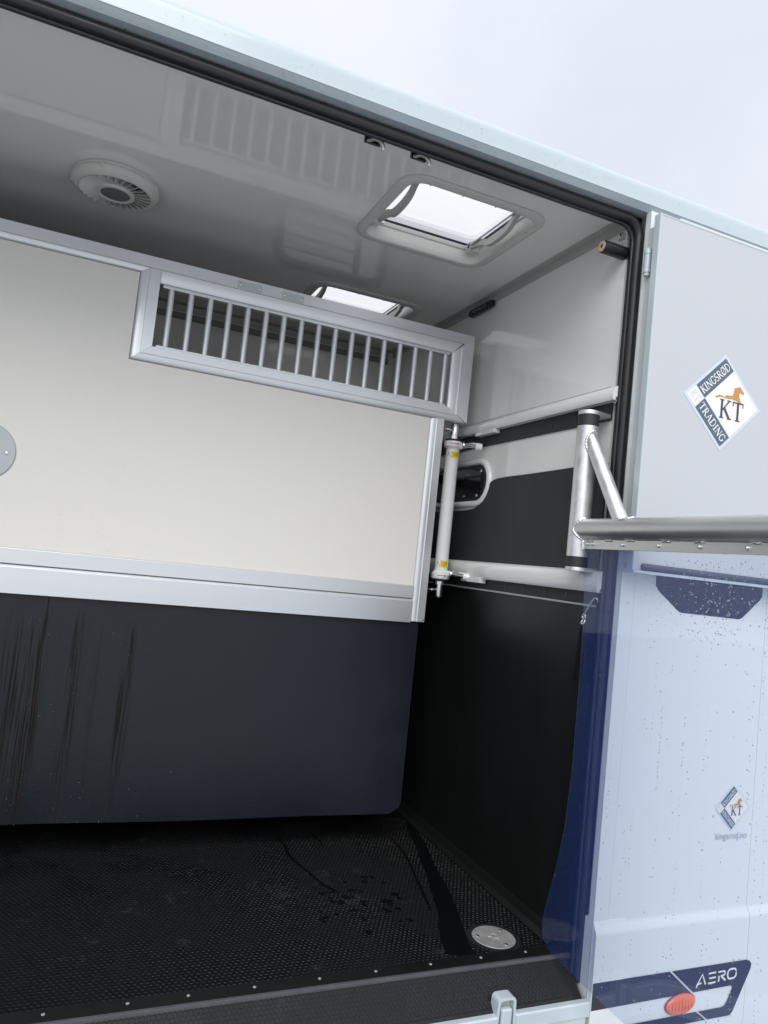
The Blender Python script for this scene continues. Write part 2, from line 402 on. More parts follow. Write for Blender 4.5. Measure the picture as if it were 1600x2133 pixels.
# ------------------------------------------------------------------ mesh builder
class MB:
    def __init__(self):
        self.v = []
        self.f = []
    def add(self, vs_, fs):
        k = len(self.v)
        self.v += [tuple(p) for p in vs_]
        self.f += [tuple(i + k for i in q) for q in fs]
        return self
    def box(self, x0, x1, y0, y1, z0, z1):
        return self.add([(x0, y0, z0), (x1, y0, z0), (x1, y1, z0), (x0, y1, z0), (x0, y0, z1), (x1, y0, z1), (x1, y1, z1), (x0, y1, z1)],
                        [(0, 3, 2, 1), (4, 5, 6, 7), (0, 1, 5, 4), (1, 2, 6, 5), (2, 3, 7, 6), (3, 0, 4, 7)])
    def prism(self, poly, axis, d0, d1):
        """poly in the two other axes (in x,y,z order), extruded along axis"""
        def P(a, b, d):
            return {'x': (d, a, b), 'y': (a, d, b), 'z': (a, b, d)}[axis]
        n = len(poly)
        vs_ = [P(a, b, d0) for a, b in poly] + [P(a, b, d1) for a, b in poly]
        fs = [tuple(range(n)), tuple(range(2 * n - 1, n - 1, -1))]
        fs += [(i, n + i, n + (i + 1) % n, (i + 1) % n) for i in range(n)]
        return self.add(vs_, fs)
    def ring_prism(self, outer, inner, axis, d0, d1):
        def P(a, b, d):
            return {'x': (d, a, b), 'y': (a, d, b), 'z': (a, b, d)}[axis]
        n = len(outer)
        vs_ = [P(*p, d0) for p in outer] + [P(*p, d0) for p in inner] + [P(*p, d1) for p in outer] + [P(*p, d1) for p in inner]
        fs = []
        for i in range(n):
            j = (i + 1) % n
            fs += [(i, j, n + j, n + i), (2 * n + i, 3 * n + i, 3 * n + j, 2 * n + j), (i, 2 * n + i, 2 * n + j, j), (n + i, n + j, 3 * n + j, 3 * n + i)]
        return self.add(vs_, fs)
    def tube(self, path, r, n=20, caps=True):
        path = [Vector(p) for p in path]
        rs = r if isinstance(r, (list, tuple)) else [r] * len(path)
        k = len(path)
        tang = [((path[min(i + 1, k - 1)] - path[max(i - 1, 0)]).normalized()) for i in range(k)]
        ref = Vector((0, 0, 1)) if abs(tang[0].z) < 0.9 else Vector((1, 0, 0))
        u = tang[0].cross(ref).normalized()
        vs_, fs = [], []
        for i in range(k):
            u = (u - tang[i] * u.dot(tang[i])).normalized()
            wv = tang[i].cross(u)
            for j in range(n):
                a = 2 * math.pi * j / n
                vs_.append(path[i] + rs[i] * (math.cos(a) * u + math.sin(a) * wv))
        for i in range(k - 1):
            for j in range(n):
                q = (j + 1) % n
                fs.append((i * n + j, i * n + q, (i + 1) * n + q, (i + 1) * n + j))
        if caps:
            fs.append(tuple(range(n - 1, -1, -1)))
            fs.append(tuple((k - 1) * n + j for j in range(n)))
        return self.add(vs_, fs)
    def lathe(self, prof, org, axis, n=32, closed=False):
        """prof: (radius, height) along axis"""
        ax = Vector(axis).normalized()
        ref = Vector((0, 0, 1)) if abs(ax.z) < 0.9 else Vector((1, 0, 0))
        u = ax.cross(ref).normalized()
        wv = ax.cross(u)
        org = Vector(org)
        vs_, fs = [], []
        for r_, h in prof:
            for j in range(n):
                a = 2 * math.pi * j / n
                vs_.append(org + ax * h + max(r_, 1e-5) * (math.cos(a) * u + math.sin(a) * wv))
        k = len(prof)
        for i in range(k if closed else k - 1):
            i2 = (i + 1) % k
            for j in range(n):
                q = (j + 1) % n
                fs.append((i * n + j, i * n + q, i2 * n + q, i2 * n + j))
        if not closed:
            if prof[0][0] > 1e-4:
                fs.append(tuple(range(n - 1, -1, -1)))
            if prof[-1][0] > 1e-4:
                fs.append(tuple((k - 1) * n + j for j in range(n)))
        return self.add(vs_, fs)
    def sweep(self, prof, p0, p1, ua, va, m0=0.0, m1=0.0):
        """closed profile (u,v) swept from p0 to p1; ua/va the axes; m0/m1 mitre slopes: end shifts along the run by slope*u"""
        p0, p1, ua, va = Vector(p0), Vector(p1), Vector(ua), Vector(va)
        d = (p1 - p0).normalized()
        n = len(prof)
        vs_ = [p0 + ua * a + va * b + d * (m0 * a) for a, b in prof] + [p1 + ua * a + va * b + d * (m1 * a) for a, b in prof]
        fs = [tuple(range(n - 1, -1, -1)), tuple(range(n, 2 * n))]
        fs += [(i, (i + 1) % n, n + (i + 1) % n, n + i) for i in range(n)]
        return self.add(vs_, fs)
    def loop(self, rings):
        """closed rings of equal length joined in sequence"""
        n = len(rings[0])
        vs_ = [p for r_ in rings for p in r_]
        fs = []
        for i in range(len(rings) - 1):
            for j in range(n):
                q = (j + 1) % n
                fs.append((i * n + j, i * n + q, (i + 1) * n + q, (i + 1) * n + j))
        return self.add(vs_, fs)

def place(o, parent, org):
    COL.objects.link(o)
    if parent:
        o.parent = parent
    else:
        o.location = (org[0], org[1], org[2] + ZO)

def build(mb, name, material, parent=None, org=None, smooth=None, bevel=0.0, segs=2, kind=None, label=None):
    """mesh object; coordinates measured from the eye; the origin is the thing's origin"""
    if parent is not None:
        base = Vector(parent['_org'])
    else:
        base = Vector(org) if org is not None else Vector((0, 0, 0))
    me = bpy.data.meshes.new(name)
    me.from_pydata([tuple(Vector(p) - base) for p in mb.v], [], mb.f)
    bm = bmesh.new()
    bm.from_mesh(me)
    bmesh.ops.recalc_face_normals(bm, faces=bm.faces)
    if bevel:
        es = [e for e in bm.edges if len(e.link_faces) == 2 and e.calc_face_angle(0) > 0.5]
        bmesh.ops.bevel(bm, geom=es, offset=bevel, segments=segs, affect='EDGES', profile=0.6, clamp_overlap=True)
    bm.to_mesh(me)
    bm.free()
    me.materials.append(material)
    if smooth is not None:
        me.polygons.foreach_set('use_smooth', [True] * len(me.polygons))
        me.set_sharp_from_angle(angle=R(smooth))
    me.update()
    o = bpy.data.objects.new(name, me)
    if bevel and smooth is not None:
        wn = o.modifiers.new('weighted_normal', 'WEIGHTED_NORMAL')
        wn.keep_sharp = True
    place(o, parent, base)
    o['_org'] = tuple(base)
    if kind:
        o['kind'] = kind
    if label:
        o['label'] = label
    return o

def thing(name, label, cat, org, group=None):
    o = bpy.data.objects.new(name, None)
    o.empty_display_size = 0.05
    COL.objects.link(o)
    o.location = (org[0], org[1], org[2] + ZO)
    o['_org'] = tuple(org)
    o['label'] = label
    o['category'] = cat
    if group:
        o['group'] = group
    return o

def tag(o, label, cat, group=None):
    o['label'] = label
    o['category'] = cat
    if group:
        o['group'] = group
    return o

def rrect(x0, x1, y0, y1, r, n=6):
    pts = []
    for cx, cy, a0 in ((x1 - r, y1 - r, 0), (x0 + r, y1 - r, 90), (x0 + r, y0 + r, 180), (x1 - r, y0 + r, 270)):
        for i in range(n + 1):
            a = R(a0 + 90 * i / n)
            pts.append((cx + r * math.cos(a), cy + r * math.sin(a)))
    return pts

def screw(parent, pos, nrm, r=0.004, h=0.002, m_='steel', name='screw', n=10):
    mb = MB().lathe([(r, 0), (r, h * 0.5), (r * 0.75, h), (r * 0.3, h), (r * 0.25, h * 0.4), (1e-5, h * 0.4)], pos, nrm, n)
    return build(mb, name, M[m_], parent, smooth=40)

def drops(name, pts, parent, m_='water'):
    """pts: list of (position, normal, radius, flat) -> one mesh of water beads"""
    mb = MB()
    for p, nn, r_, fl in pts:
        mb.lathe([(r_, -0.0002), (r_ * 0.85, r_ * 0.45 * fl), (r_ * 0.5, r_ * 0.78 * fl), (1e-5, r_ * 0.9 * fl)], p, nn, 8)
    return build(mb, name, M[m_], parent, smooth=180, kind='stuff')

# key planes (metres from the eye)
XR = 1.404      # right end wall of the stall
ZC = 1.107      # ceiling
ZF = -1.036     # stall floor
YS = 1.612      # outer side skin
YF = 3.47       # far side wall
XL = -1.70      # left end wall
XO = -1.25      # left edge of the opening
ZT = 1.185      # roof top
ZB = -1.34      # lower edge of the body
XE = 3.3        # end of the body to the right

# ------------------------------------------------------------------ ground
mb = MB()
S_ = 400
mb.add([(-S_, -S_, -ZO), (S_, -S_, -ZO), (S_, S_, -ZO), (-S_, S_, -ZO)], [(0, 1, 2, 3)])
g = build(mb, 'ground', M['ground'], org=(0, 0, -ZO))
g['kind'] = 'structure'

# ------------------------------------------------------------------ the truck body
truck = thing('horse_truck', 'white horse truck body with an open stall, black rubber floor and glossy white ceiling', 'truck', (1.4, 2.5, -ZO))

# roof and ceiling slab with two hatch openings
H1 = (0.753, 1.184, 1.848, 2.258)
H2 = (0.780, 1.211, 2.782, 3.192)
def slab(xc, yc, holes, z0, z1):
    mb = MB()
    def solid(i, j):
        if i < 0 or j < 0 or i >= len(xc) - 1 or j >= len(yc) - 1:
            return False
        cx, cy = (xc[i] + xc[i + 1]) / 2, (yc[j] + yc[j + 1]) / 2
        return not any(a < cx < b and c < cy < d for a, b, c, d in holes)
    for i in range(len(xc) - 1):
        for j in range(len(yc) - 1):
            if not solid(i, j):
                continue
            x0, x1, y0, y1 = xc[i], xc[i + 1], yc[j], yc[j + 1]
            mb.add([(x0, y0, z1), (x1, y0, z1), (x1, y1, z1), (x0, y1, z1)], [(0, 1, 2, 3)])
            mb.add([(x0, y0, z0), (x1, y0, z0), (x1, y1, z0), (x0, y1, z0)], [(3, 2, 1, 0)])
            for (di, dj, a, b) in ((-1, 0, (x0, y0), (x0, y1)), (1, 0, (x1, y1), (x1, y0)), (0, -1, (x1, y0), (x0, y0)), (0, 1, (x0, y1), (x1, y1))):
                if not solid(i + di, j + dj):
                    mb.add([(*a, z0), (*b, z0), (*b, z1), (*a, z1)], [(0, 1, 2, 3)])
    return mb
xc = sorted({XL - 0.04, XE, H1[0], H1[1], H2[0], H2[1]})
yc = sorted({1.66, YF + 0.04, H1[2], H1[3], H2[2], H2[3]})
build(slab(xc, yc, [H1, H2], ZC, ZC + 0.040), 'ceiling', M['ceil'], truck)

# cantrail: rounded roof edge above the opening and along the side
prof = [(1.66, 1.1025), (1.627, 1.1005), (1.612, 1.1115), (1.6105, 1.113), (1.6105, 1.150)]
for i in range(9):
    a = R(180 - 90 * i / 8)
    prof.append((1.6405 + 0.03 * math.cos(a), 1.157 + 0.03 * math.sin(a)))
prof += [(1.70, 1.187), (1.73, 1.1485), (1.66, 1.1485)]
mb = MB()
x0, x1 = XL - 0.3, XE
n = len(prof)
mb.add([(x0, y, z) for y, z in prof] + [(x1, y, z) for y, z in prof],
       [tuple(range(n)), tuple(range(2 * n - 1, n - 1, -1))] + [(i, (i + 1) % n, n + (i + 1) % n, n + i) for i in range(n)])
cantrail = build(mb, 'cantrail', M['paint'], truck, smooth=30)
# thin drip bead along the lower edge of the roof rail
mb = MB().tube([(XL - 0.3, 1.6098, 1.1145), (XE, 1.6098, 1.1145)], 0.0016, 8)
build(mb, 'drip_bead', M['paint'], truck, smooth=60)

# right jamb: chamfered return from the skin to the seal
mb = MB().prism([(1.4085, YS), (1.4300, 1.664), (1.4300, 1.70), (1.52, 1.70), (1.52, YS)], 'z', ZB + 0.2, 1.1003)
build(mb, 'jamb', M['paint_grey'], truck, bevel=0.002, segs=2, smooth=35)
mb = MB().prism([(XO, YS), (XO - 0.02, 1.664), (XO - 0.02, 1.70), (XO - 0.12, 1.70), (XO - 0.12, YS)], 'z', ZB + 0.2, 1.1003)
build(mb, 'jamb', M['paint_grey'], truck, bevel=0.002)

# outer skin right of the opening, with a pressed crease low down
prof = [(YS + 0.0004, 1.112), (YS + 0.0004, -0.905), (1.6075, -0.918), (1.600, -0.930), (1.598, -0.94), (1.598, -1.235), (1.604, -1.26), (1.604, ZB), (1.66, ZB), (1.66, 1.112)]
def skin(x0, x1, name, bev=0.002):
    mb = MB()
    n = len(prof)
    mb.add([(x0, y, z) for y, z in prof] + [(x1, y, z) for y, z in prof],
           [tuple(range(n)), tuple(range(2 * n - 1, n - 1, -1))] + [(i, (i + 1) % n, n + (i + 1) % n, n + i) for i in range(n)])
    return build(mb, name, M['body_white'], truck, bevel=bev, smooth=40)
skin(1.5205, 1.9860, 'side_panel', 0.004)
skin(1.9864, XE, 'side_panel', 0.004)
skin(XL - 0.3, XO - 0.1205, 'side_panel')
# corner cover strip between jamb and side panel (seam at its right edge)
mb = MB().prism([(1.4095, YS - 0.0015), (1.4580, YS - 0.0015), (1.4580, YS + 0.02), (1.4095, YS + 0.02)], 'z', -0.932, 1.0995)
build(mb, 'corner_strip', M['body_white'], truck, bevel=0.0012, smooth=40)
mb = MB().box(1.4595, 1.5200, YS - 0.0006, YS + 0.02, -0.932, 1.0995)
build(mb, 'corner_strip', M['body_white'], truck, bevel=0.001, smooth=40)
prof_l = [(YS - 0.0016, -0.905), (1.6068, -0.918), (1.5985, -0.930), (1.5965, -0.94), (1.5965, -1.235), (1.602, -1.26), (1.602, ZB), (1.66, ZB), (1.66, -0.905)]
mb = MB()
n = len(prof_l)
mb.add([(1.4105, y, z) for y, z in prof_l] + [(1.5200, y, z) for y, z in prof_l],
       [tuple(range(n)), tuple(range(2 * n - 1, n - 1, -1))] + [(i, (i + 1) % n, n + (i + 1) % n, n + i) for i in range(n)])
build(mb, 'lower_panel', M['body_white'], truck, bevel=0.0015, smooth=40)

# door seal: twin bulb black rubber following the opening, rounded upper corner
def seal_path(off, y):
    pts = []
    xr_, zt_, rr = 1.4120 - off, 1.0845 - off, 0.050
    pts.append((xr_, y, ZF - 0.05))
    pts.append((xr_, y, zt_ - rr))
    for i in range(1, 9):
        a = R(90 * i / 8)
        pts.append((xr_ - rr + rr * math.cos(a), y, zt_ - rr + rr * math.sin(a)))
    pts.append((XO + 0.05 + off, y, zt_))
    for i in range(1, 9):
        a = R(90 + 90 * i / 8)
        pts.append((XO + 0.05 + off + rr * math.cos(a) - 0.0, y, zt_ - rr + rr * math.sin(a)))
    pts.append((XO + 0.05 + off - rr, y, ZF - 0.05))
    return pts
mb = MB()
mb.tube(seal_path(0.0, 1.661), 0.0150, 16)
mb.tube(seal_path(0.0165, 1.667), 0.0055, 12)
build(mb, 'door_seal', M['rubber'], truck, smooth=60)
mb = MB()       # grip channel that carries the seal, closing the frame behind it
mb.box(XO - 0.03, 1.43, 1.674, 1.70, 1.082, 1.1065)
mb.box(1.4115, 1.4302, 1.674, 1.70, ZF - 0.05, 1.0815)
mb.box(XO - 0.06, XO - 0.0, 1.674, 1.70, ZF - 0.05, 1.0815)
build(mb, 'seal_channel', M['black_pl'], truck)

# inner walls
mb = MB()
mb.box(XR, XR + 0.03, 1.7005, YF + 0.03, 0.590, ZC - 0.0005)
build(mb, 'end_wall', M['grp'], truck, bevel=0.001)
mb = MB().box(XR + 0.001, XR + 0.03, 1.7005, YF + 0.03, -0.02, 0.5440)
build(mb, 'end_wall', M['grp'], truck)
mb = MB().box(XR + 0.0005, XR + 0.03, 1.7005, YF + 0.03, ZF - 0.05, -0.0205)
build(mb, 'kick_panel', M['kick'], truck)
mb = MB().box(XL - 0.04, 0.7452, YF, YF + 0.04, ZF - 0.05, ZC - 0.0005).box(1.2648, XR, YF, YF + 0.04, ZF - 0.05, ZC - 0.0005).box(0.7452, 1.2648, YF, YF + 0.04, ZF - 0.05, 0.5052).box(0.7452, 1.2648, YF, YF + 0.04, 0.7548, ZC - 0.0005)
build(mb, 'far_wall', M['grp'], truck)
mb = MB().box(XL - 0.04, XL, 1.66, YF, ZF - 0.05, ZC - 0.0005)
build(mb, 'end_wall', M['grp'], truck)
mb = MB().box(XL, XR, YF - 0.012, YF, ZF, 0.10)
build(mb, 'kick_panel', M['kick'], truck)
# wall trims under the ceiling
mb = MB()
mb.prism([(XR - 0.0005, ZC - 0.03), (XR - 0.003, ZC - 0.03), (XR - 0.0045, ZC - 0.0045), (XR - 0.03, ZC - 0.003), (XR - 0.03, ZC - 0.0005), (XR - 0.0005, ZC - 0.0005)], 'y', 1.70, YF)
trim = build(mb, 'ceiling_trim', M['trim'], truck, bevel=0.0008)
for k in range(7):
    screw(trim, (XR - 0.0035, 1.80 + 0.2 * k, ZC - 0.018), (-1, 0, 0.05), 0.0042, 0.0018, 'trim', 'rivet')
mb = MB()
mb.prism([(YF - 0.0005, ZC - 0.035), (YF - 0.004, ZC - 0.035), (YF - 0.006, ZC - 0.006), (YF - 0.035, ZC - 0.004), (YF - 0.035, ZC - 0.0005), (YF - 0.0005, ZC - 0.0005)], 'x', XL, XR - 0.031)
build(mb, 'ceiling_trim', M['trim'], truck, bevel=0.0008)
mb = MB().box(XL, XR - 0.032, YF - 0.016, YF - 0.0003, 1.036, 1.064)
build(mb, 'trim_shade_strip', mat('trim_shade_grey', (0.22, 0.22, 0.22), 0.5), truck, bevel=0.003)  # stands in for the ceiling trim in shade; the shade is in its grey
# tinted sliding window in the far wall (its mirror image shows in the ceiling)
fw = build(MB().ring_prism(rrect(0.70, 1.31, 0.46, 0.80, 0.09, 8), rrect(0.745, 1.265, 0.505, 0.755, 0.06, 8), 'y', YF - 0.020, YF - 0.0004), 'far_window', M['black_pl'], truck, bevel=0.003, smooth=40)
build(MB().prism(rrect(0.7455, 1.2645, 0.5055, 0.7545, 0.06, 8), 'y', YF - 0.008, YF - 0.0006), 'pane', smoked(), fw)
build(MB().box(1.12, 1.155, YF - 0.0175, YF - 0.0085, 0.506, 0.754), 'mullion', M['black_pl'], fw)
for zz in (0.56, 0.63, 0.70):
    build(MB().box(0.746, 1.1195, YF - 0.0125, YF - 0.0085, zz, zz + 0.012), 'blind_slat', mat('slat_grey', (0.3, 0.3, 0.3), 0.4), fw)

# padded rails along the end wall with slotted black strips under them
def wall_rail(z0, z1, name):
    d = 0.029
    rr = (z1 - z0) * 0.5
    pr = [(XR, z1), (XR - 0.010, z1 - 0.001)]
    for i in range(11):
        a = R(90 + 90 * i / 10)
        pr.append((XR - d + 0.018 + 0.018 * math.cos(a), z1 - 0.030 + 0.028 * math.sin(a)))
    pr += [(XR - d, z0 + 0.006), (XR - d + 0.004, z0), (XR - d + 0.010, z0), (XR - d + 0.010, z0 + 0.010), (XR - 0.008, z0 + 0.010), (XR - 0.008, z0), (XR, z0)]
    mb = MB().prism(pr, 'y', 1.670, YF - 0.0135)
    return build(mb, name, M['rail_white'], truck, smooth=35)
wall_rail(0.5440, 0.5895, 'wall_rail')
wall_rail(-0.0195, 0.0445, 'wall_rail')
mb = MB().tube([(XR - 0.0125, 1.7005, 0.5905), (XR - 0.0125, YF - 0.02, 0.5905)], 0.0013, 6)
build(mb, 'joint_bead', M['trim'], truck)

def slot_strip(z0, z1, slots):
    mb = MB().box(XR - 0.004, XR + 0.0005, 1.7005, YF - 0.013, z0, z1)
    s = build(mb, 'slotted_strip', M['rubber_matt'], truck, bevel=0.0008)
    for (y, h, r_) in slots:
        zc2 = (z0 + z1) / 2
        build(MB().prism([(y + r_ * math.cos(R(a)), zc2 + (h if 0 < a < 180 else -h) + r_ * math.sin(R(a))) for a in range(15, 375, 30)], 'x', XR - 0.0052, XR - 0.0042),
              'slot', M['black_pl'], s)
slot_strip(0.4905, 0.5435, [(2.262, 0.006, 0.0035), (2.278, 0.009, 0.003), (2.14, 0.003, 0.004), (1.995, 0.003, 0.005), (1.86, 0.003, 0.005)])
slot_strip(-0.056, -0.0198, [(2.285, 0.006, 0.003), (2.30, 0.009, 0.003), (2.19, 0.003, 0.004), (2.07, 0.003, 0.005), (1.95, 0.004, 0.0055), (1.84, 0.004, 0.0055)])
mb = MB().box(XR - 0.007, XR + 0.0004, 1.7005, YF - 0.013, -0.0625, -0.0565)
build(mb, 'edge_strip', M['trim'], truck, bevel=0.001)
# black pad with the swept upper edge
def smooth_poly(pts, it=2):
    for _ in range(it):
        q = []
        for i in range(len(pts) - 1):
            a, b = Vector(pts[i]), Vector(pts[i + 1])
            q += [tuple(a * 0.75 + b * 0.25), tuple(a * 0.25 + b * 0.75)]
        pts = [pts[0]] + q + [pts[-1]]
    return pts
top = smooth_poly([(3.40, 0.243), (2.60, 0.243), (2.49, 0.244), (2.44, 0.252), (2.405, 0.285), (2.365, 0.338), (2.33, 0.356), (2.25, 0.360), (2.1, 0.359), (1.75, 0.364)], 2)
mb = MB().prism(top + [(1.7005, 0.364), (1.7005, 0.0448), (3.40, 0.0448)], 'x', XR - 0.007, XR + 0.0006)
build(mb, 'wall_pad', M['pad'], truck, bevel=0.0025, smooth=40)
# oval viewing window in the end wall
def capsule(y0, y1, z0, z1, n=10):
    r_ = (z1 - z0) / 2
    zc2 = (z0 + z1) / 2
    p = [(y1 - r_ + r_ * math.cos(R(a)), zc2 + r_ * math.sin(R(a))) for a in [-90 + 180 * i / n for i in range(n + 1)]]
    p += [(y0 + r_ + r_ * math.cos(R(a)), zc2 + r_ * math.sin(R(a))) for a in [90 + 180 * i / n for i in range(n + 1)]]
    return p
wy0, wy1 = 2.352, 2.86
mb = MB()
rings = []
for off, dx in ((0, 0.0), (0.002, -0.010), (0.008, -0.0135), (0.020, -0.013), (0.026, -0.009), (0.028, 0.0), (0.029, 0.018)):
    rings.append([(XR + dx, a, b) for a, b in capsule(wy0 + off, wy1 - off, 0.2555 + off * 0.9, 0.447 - off * 0.9)])
mb.loop(rings)
win = build(mb, 'oval_window', M['rail_white'], truck, smooth=50)
build(MB().prism(capsule(wy0 + 0.0285, wy1 - 0.0285, 0.2815, 0.421), 'x', XR - 0.0015, XR + 0.0009), 'pane', M['glass_dark'], win)
build(MB().ring_prism(capsule(wy0 + 0.0288, wy1 - 0.0288, 0.282, 0.4207), capsule(wy0 + 0.038, wy1 - 0.038, 0.291, 0.4117), 'x', XR - 0.004, XR - 0.0017), 'gasket', M['rubber'], win)
build(MB().box(XR - 0.0035, XR - 0.0017, 2.42, 2.70, 0.372, 0.380), 'divider', M['black_pl'], win)
for (y, z) in ((2.435, 0.396), (2.545, 0.386), (2.455, 0.300), (2.555, 0.300)):
    build(MB().lathe([(0.007, 0), (0.007, 0.002), (0.004, 0.004), (1e-5, 0.0042)], (XR - 0.0017, y, z), (-1, 0, 0), 12), 'bolt', M['steel'], win, smooth=40)

# floor with honeycomb tread
mb = MB().box(XL, XR + 0.02, 1.727, YF, ZF - 0.06, ZF - 0.0035)
floor = build(mb, 'floor', M['floor'], truck)
def honey(x0, x1, y0, y1, pitch, top_z, dep, skip=None, jit=0.0):
    mb = MB()
    dx, dy = pitch, pitch * 0.8660254
    rr = pitch / math.sqrt(3)
    j = 0
    y = y0
    while y < y1:
        x = x0 + (dx / 2 if j % 2 else 0)
        while x < x1:
            if not (skip and skip(x, y)):
                k = len(mb.v)
                d2 = dep * random.uniform(0.75, 1.1)
                for i in range(6):
                    a = R(60 * i + 30)
                    mb.v.append((x + rr * math.cos(a), y + rr * math.sin(a), top_z))
                for i in range(6):
                    a = R(60 * i + 30)
                    mb.v.append((x + rr * 0.80 * math.cos(a), y + rr * 0.80 * math.sin(a), top_z))
                for i in range(6):
                    a = R(60 * i + 30)
                    mb.v.append((x + rr * 0.66 * math.cos(a), y + rr * 0.66 * math.sin(a), top_z - d2))
                for i in range(6):
                    q = (i + 1) % 6
                    mb.f.append((k + i, k + q, k + 6 + q, k + 6 + i))
                    mb.f.append((k + 6 + i, k + 6 + q, k + 12 + q, k + 12 + i))
                mb.f.append(tuple(k + 12 + i for i in range(6)))
            x += dx
        y += dy
        j += 1
    return mb
DR = (1.238, 1.823)
tread = honey(-0.55, 1.378, 1.752, 2.75, 0.0140, ZF, 0.0012, skip=lambda x, y: (x - DR[0]) ** 2 + (y - DR[1]) ** 2 < 0.078 ** 2 or x > 1.372)
t_o = build(tread, 'tread', M['floor'], truck, kind='stuff')
mb = MB().lathe([(0.079, -0.004), (0.079, 0.0003), (0.0635, 0.0003), (0.0635, -0.004)], (DR[0], DR[1], ZF), (0, 0, 1), 40, closed=True)
build(mb, 'drain_collar', M['rubber'], truck, smooth=30)
# rain water lying on the mat: a trail down the right side and blotches
def film(mb, cx, pts, seed):
    rr_ = random.Random(seed)
    L_, R_ = [], []
    n_ = len(pts)
    for i, (x, y, w_) in enumerate(pts):
        a = Vector(pts[max(i - 1, 0)][:2]); b_ = Vector(pts[min(i + 1, n_ - 1)][:2])
        d = (b_ - a).normalized()
        nn = Vector((-d.y, d.x))
        p = Vector((x, y))
        L_.append(p + nn * (w_ / 2 * rr_.uniform(0.8, 1.2)))
        R_.append(p - nn * (w_ / 2 * rr_.uniform(0.8, 1.2)))
    poly = smooth_poly([tuple(q) for q in L_ + R_[::-1] + [L_[0]]], 2)[:-1]
    mb.prism(poly, 'z', ZF - 0.001, ZF + 0.0004)
wetm = MB()
film(wetm, 0, [(1.372, 2.70, 0.03), (1.345, 2.58, 0.042), (1.318, 2.47, 0.045), (1.288, 2.36, 0.048), (1.255, 2.25, 0.050), (1.222, 2.14, 0.056), (1.190, 2.04, 0.060), (1.160, 1.95, 0.068), (1.130, 1.87, 0.072), (1.105, 1.80, 0.075), (1.095, 1.765, 0.085), (1.09, 1.754, 0.11)], 3)
film(wetm, 0, [(1.235, 2.56, 0.006), (1.225, 2.40, 0.010), (1.19, 2.26, 0.008), (1.155, 2.12, 0.010), (1.125, 2.00, 0.007)], 4)
film(wetm, 0, [(0.80, 2.62, 0.006), (0.812, 2.54, 0.010), (0.80, 2.44, 0.012), (0.83, 2.33, 0.009), (0.845, 2.24, 0.012), (0.88, 2.16, 0.014)], 5)
film(wetm, 0, [(0.93, 2.68, 0.006), (0.945, 2.60, 0.009), (0.95, 2.52, 0.006)], 6)
rw = random.Random(21)
for k in range(60):
    cx, cy = rw.gauss(0.95, 0.13), rw.gauss(2.09, 0.085)
    r0 = rw.uniform(0.003, 0.013)
    poly = [(cx + r0 * rw.uniform(0.6, 1.3) * math.cos(R(a)), cy + r0 * rw.uniform(0.6, 1.2) * math.sin(R(a))) for a in range(0, 360, 30)]
    if cx < 1.08:
        wetm.prism(smooth_poly(poly + [poly[0]], 1)[:-1], 'z', ZF - 0.001, ZF + 0.00035 + k * 0.000004)
build(wetm, 'wet_patches', mat('wet_rubber', (0.0030, 0.0033, 0.0038), 0.40, spec=0.14), truck, kind='stuff')
# floor edging: screwed black strip then a worn grey lip
mb = MB().box(XO, XR + 0.004, 1.704, 1.751, ZF - 0.01, ZF + 0.0022)
edge = build(mb, 'edge_strip', M['kick'], truck, bevel=0.001)
for k in range(13):
    screw(edge, (1.285 - 0.152 * k + random.uniform(-.012, .012), 1.731, ZF + 0.0022), (0, 0, 1), 0.0042, 0.0016, 'drain', n=12)
mb = MB().box(XO, XR + 0.006, 1.694, 1.7035, ZF - 0.012, ZF + 0.0034)
build(mb, 'edge_lip', mat('worn_lip', (0.085, 0.085, 0.095), 0.4, var=0.3, vscale=25), truck, bevel=0.0012)
# cove where wall meets floor
mb = MB().prism([(XR + 0.0004, ZF + 0.036), (XR - 0.006, ZF + 0.034), (XR - 0.014, ZF + 0.014), (XR - 0.030, ZF + 0.0035), (XR - 0.030, ZF - 0.003), (XR + 0.0004, ZF - 0.003)], 'y', 1.752, 3.44)
build(mb, 'floor_cove', M['kick'], truck, smooth=30)
# sloping threshold, rubber covered and studded
th0, th1 = Vector((0, 1.693, ZF - 0.006)), Vector((0, 1.6175, -1.1095))
mb = MB().add([(XO, th0.y, th0.z), (1.398, th0.y, th0.z), (1.398, th1.y, th1.z), (XO, th1.y, th1.z),
               (XO, th0.y, th0.z - .05), (1.398, th0.y, th0.z - .05), (1.398, th1.y, th1.z - .03), (XO, th1.y, th1.z - .03)],
              [(0, 1, 2, 3), (7, 6, 5, 4), (0, 4, 5, 1), (1, 5, 6, 2), (2, 6, 7, 3), (3, 7, 4, 0)])
build(mb, 'threshold', M['threshold'], truck)
flat = honey(-0.2, 1.388, 0.0, (th0 - th1).length - 0.012, 0.0115, 0.0, 0.0015)
tdir = (th1 - th0).normalized()
tn = Vector((0, -tdir.z, tdir.y))
if tn.z < 0:
    tn = -tn
flat.v = [tuple(Vector((x, 0, 0)) + th0 + tdir * (y + 0.006) + tn * (z + 0.0022)) for x, y, z in flat.v]
build(flat, 'threshold_tread', M['threshold'], truck, kind='stuff')

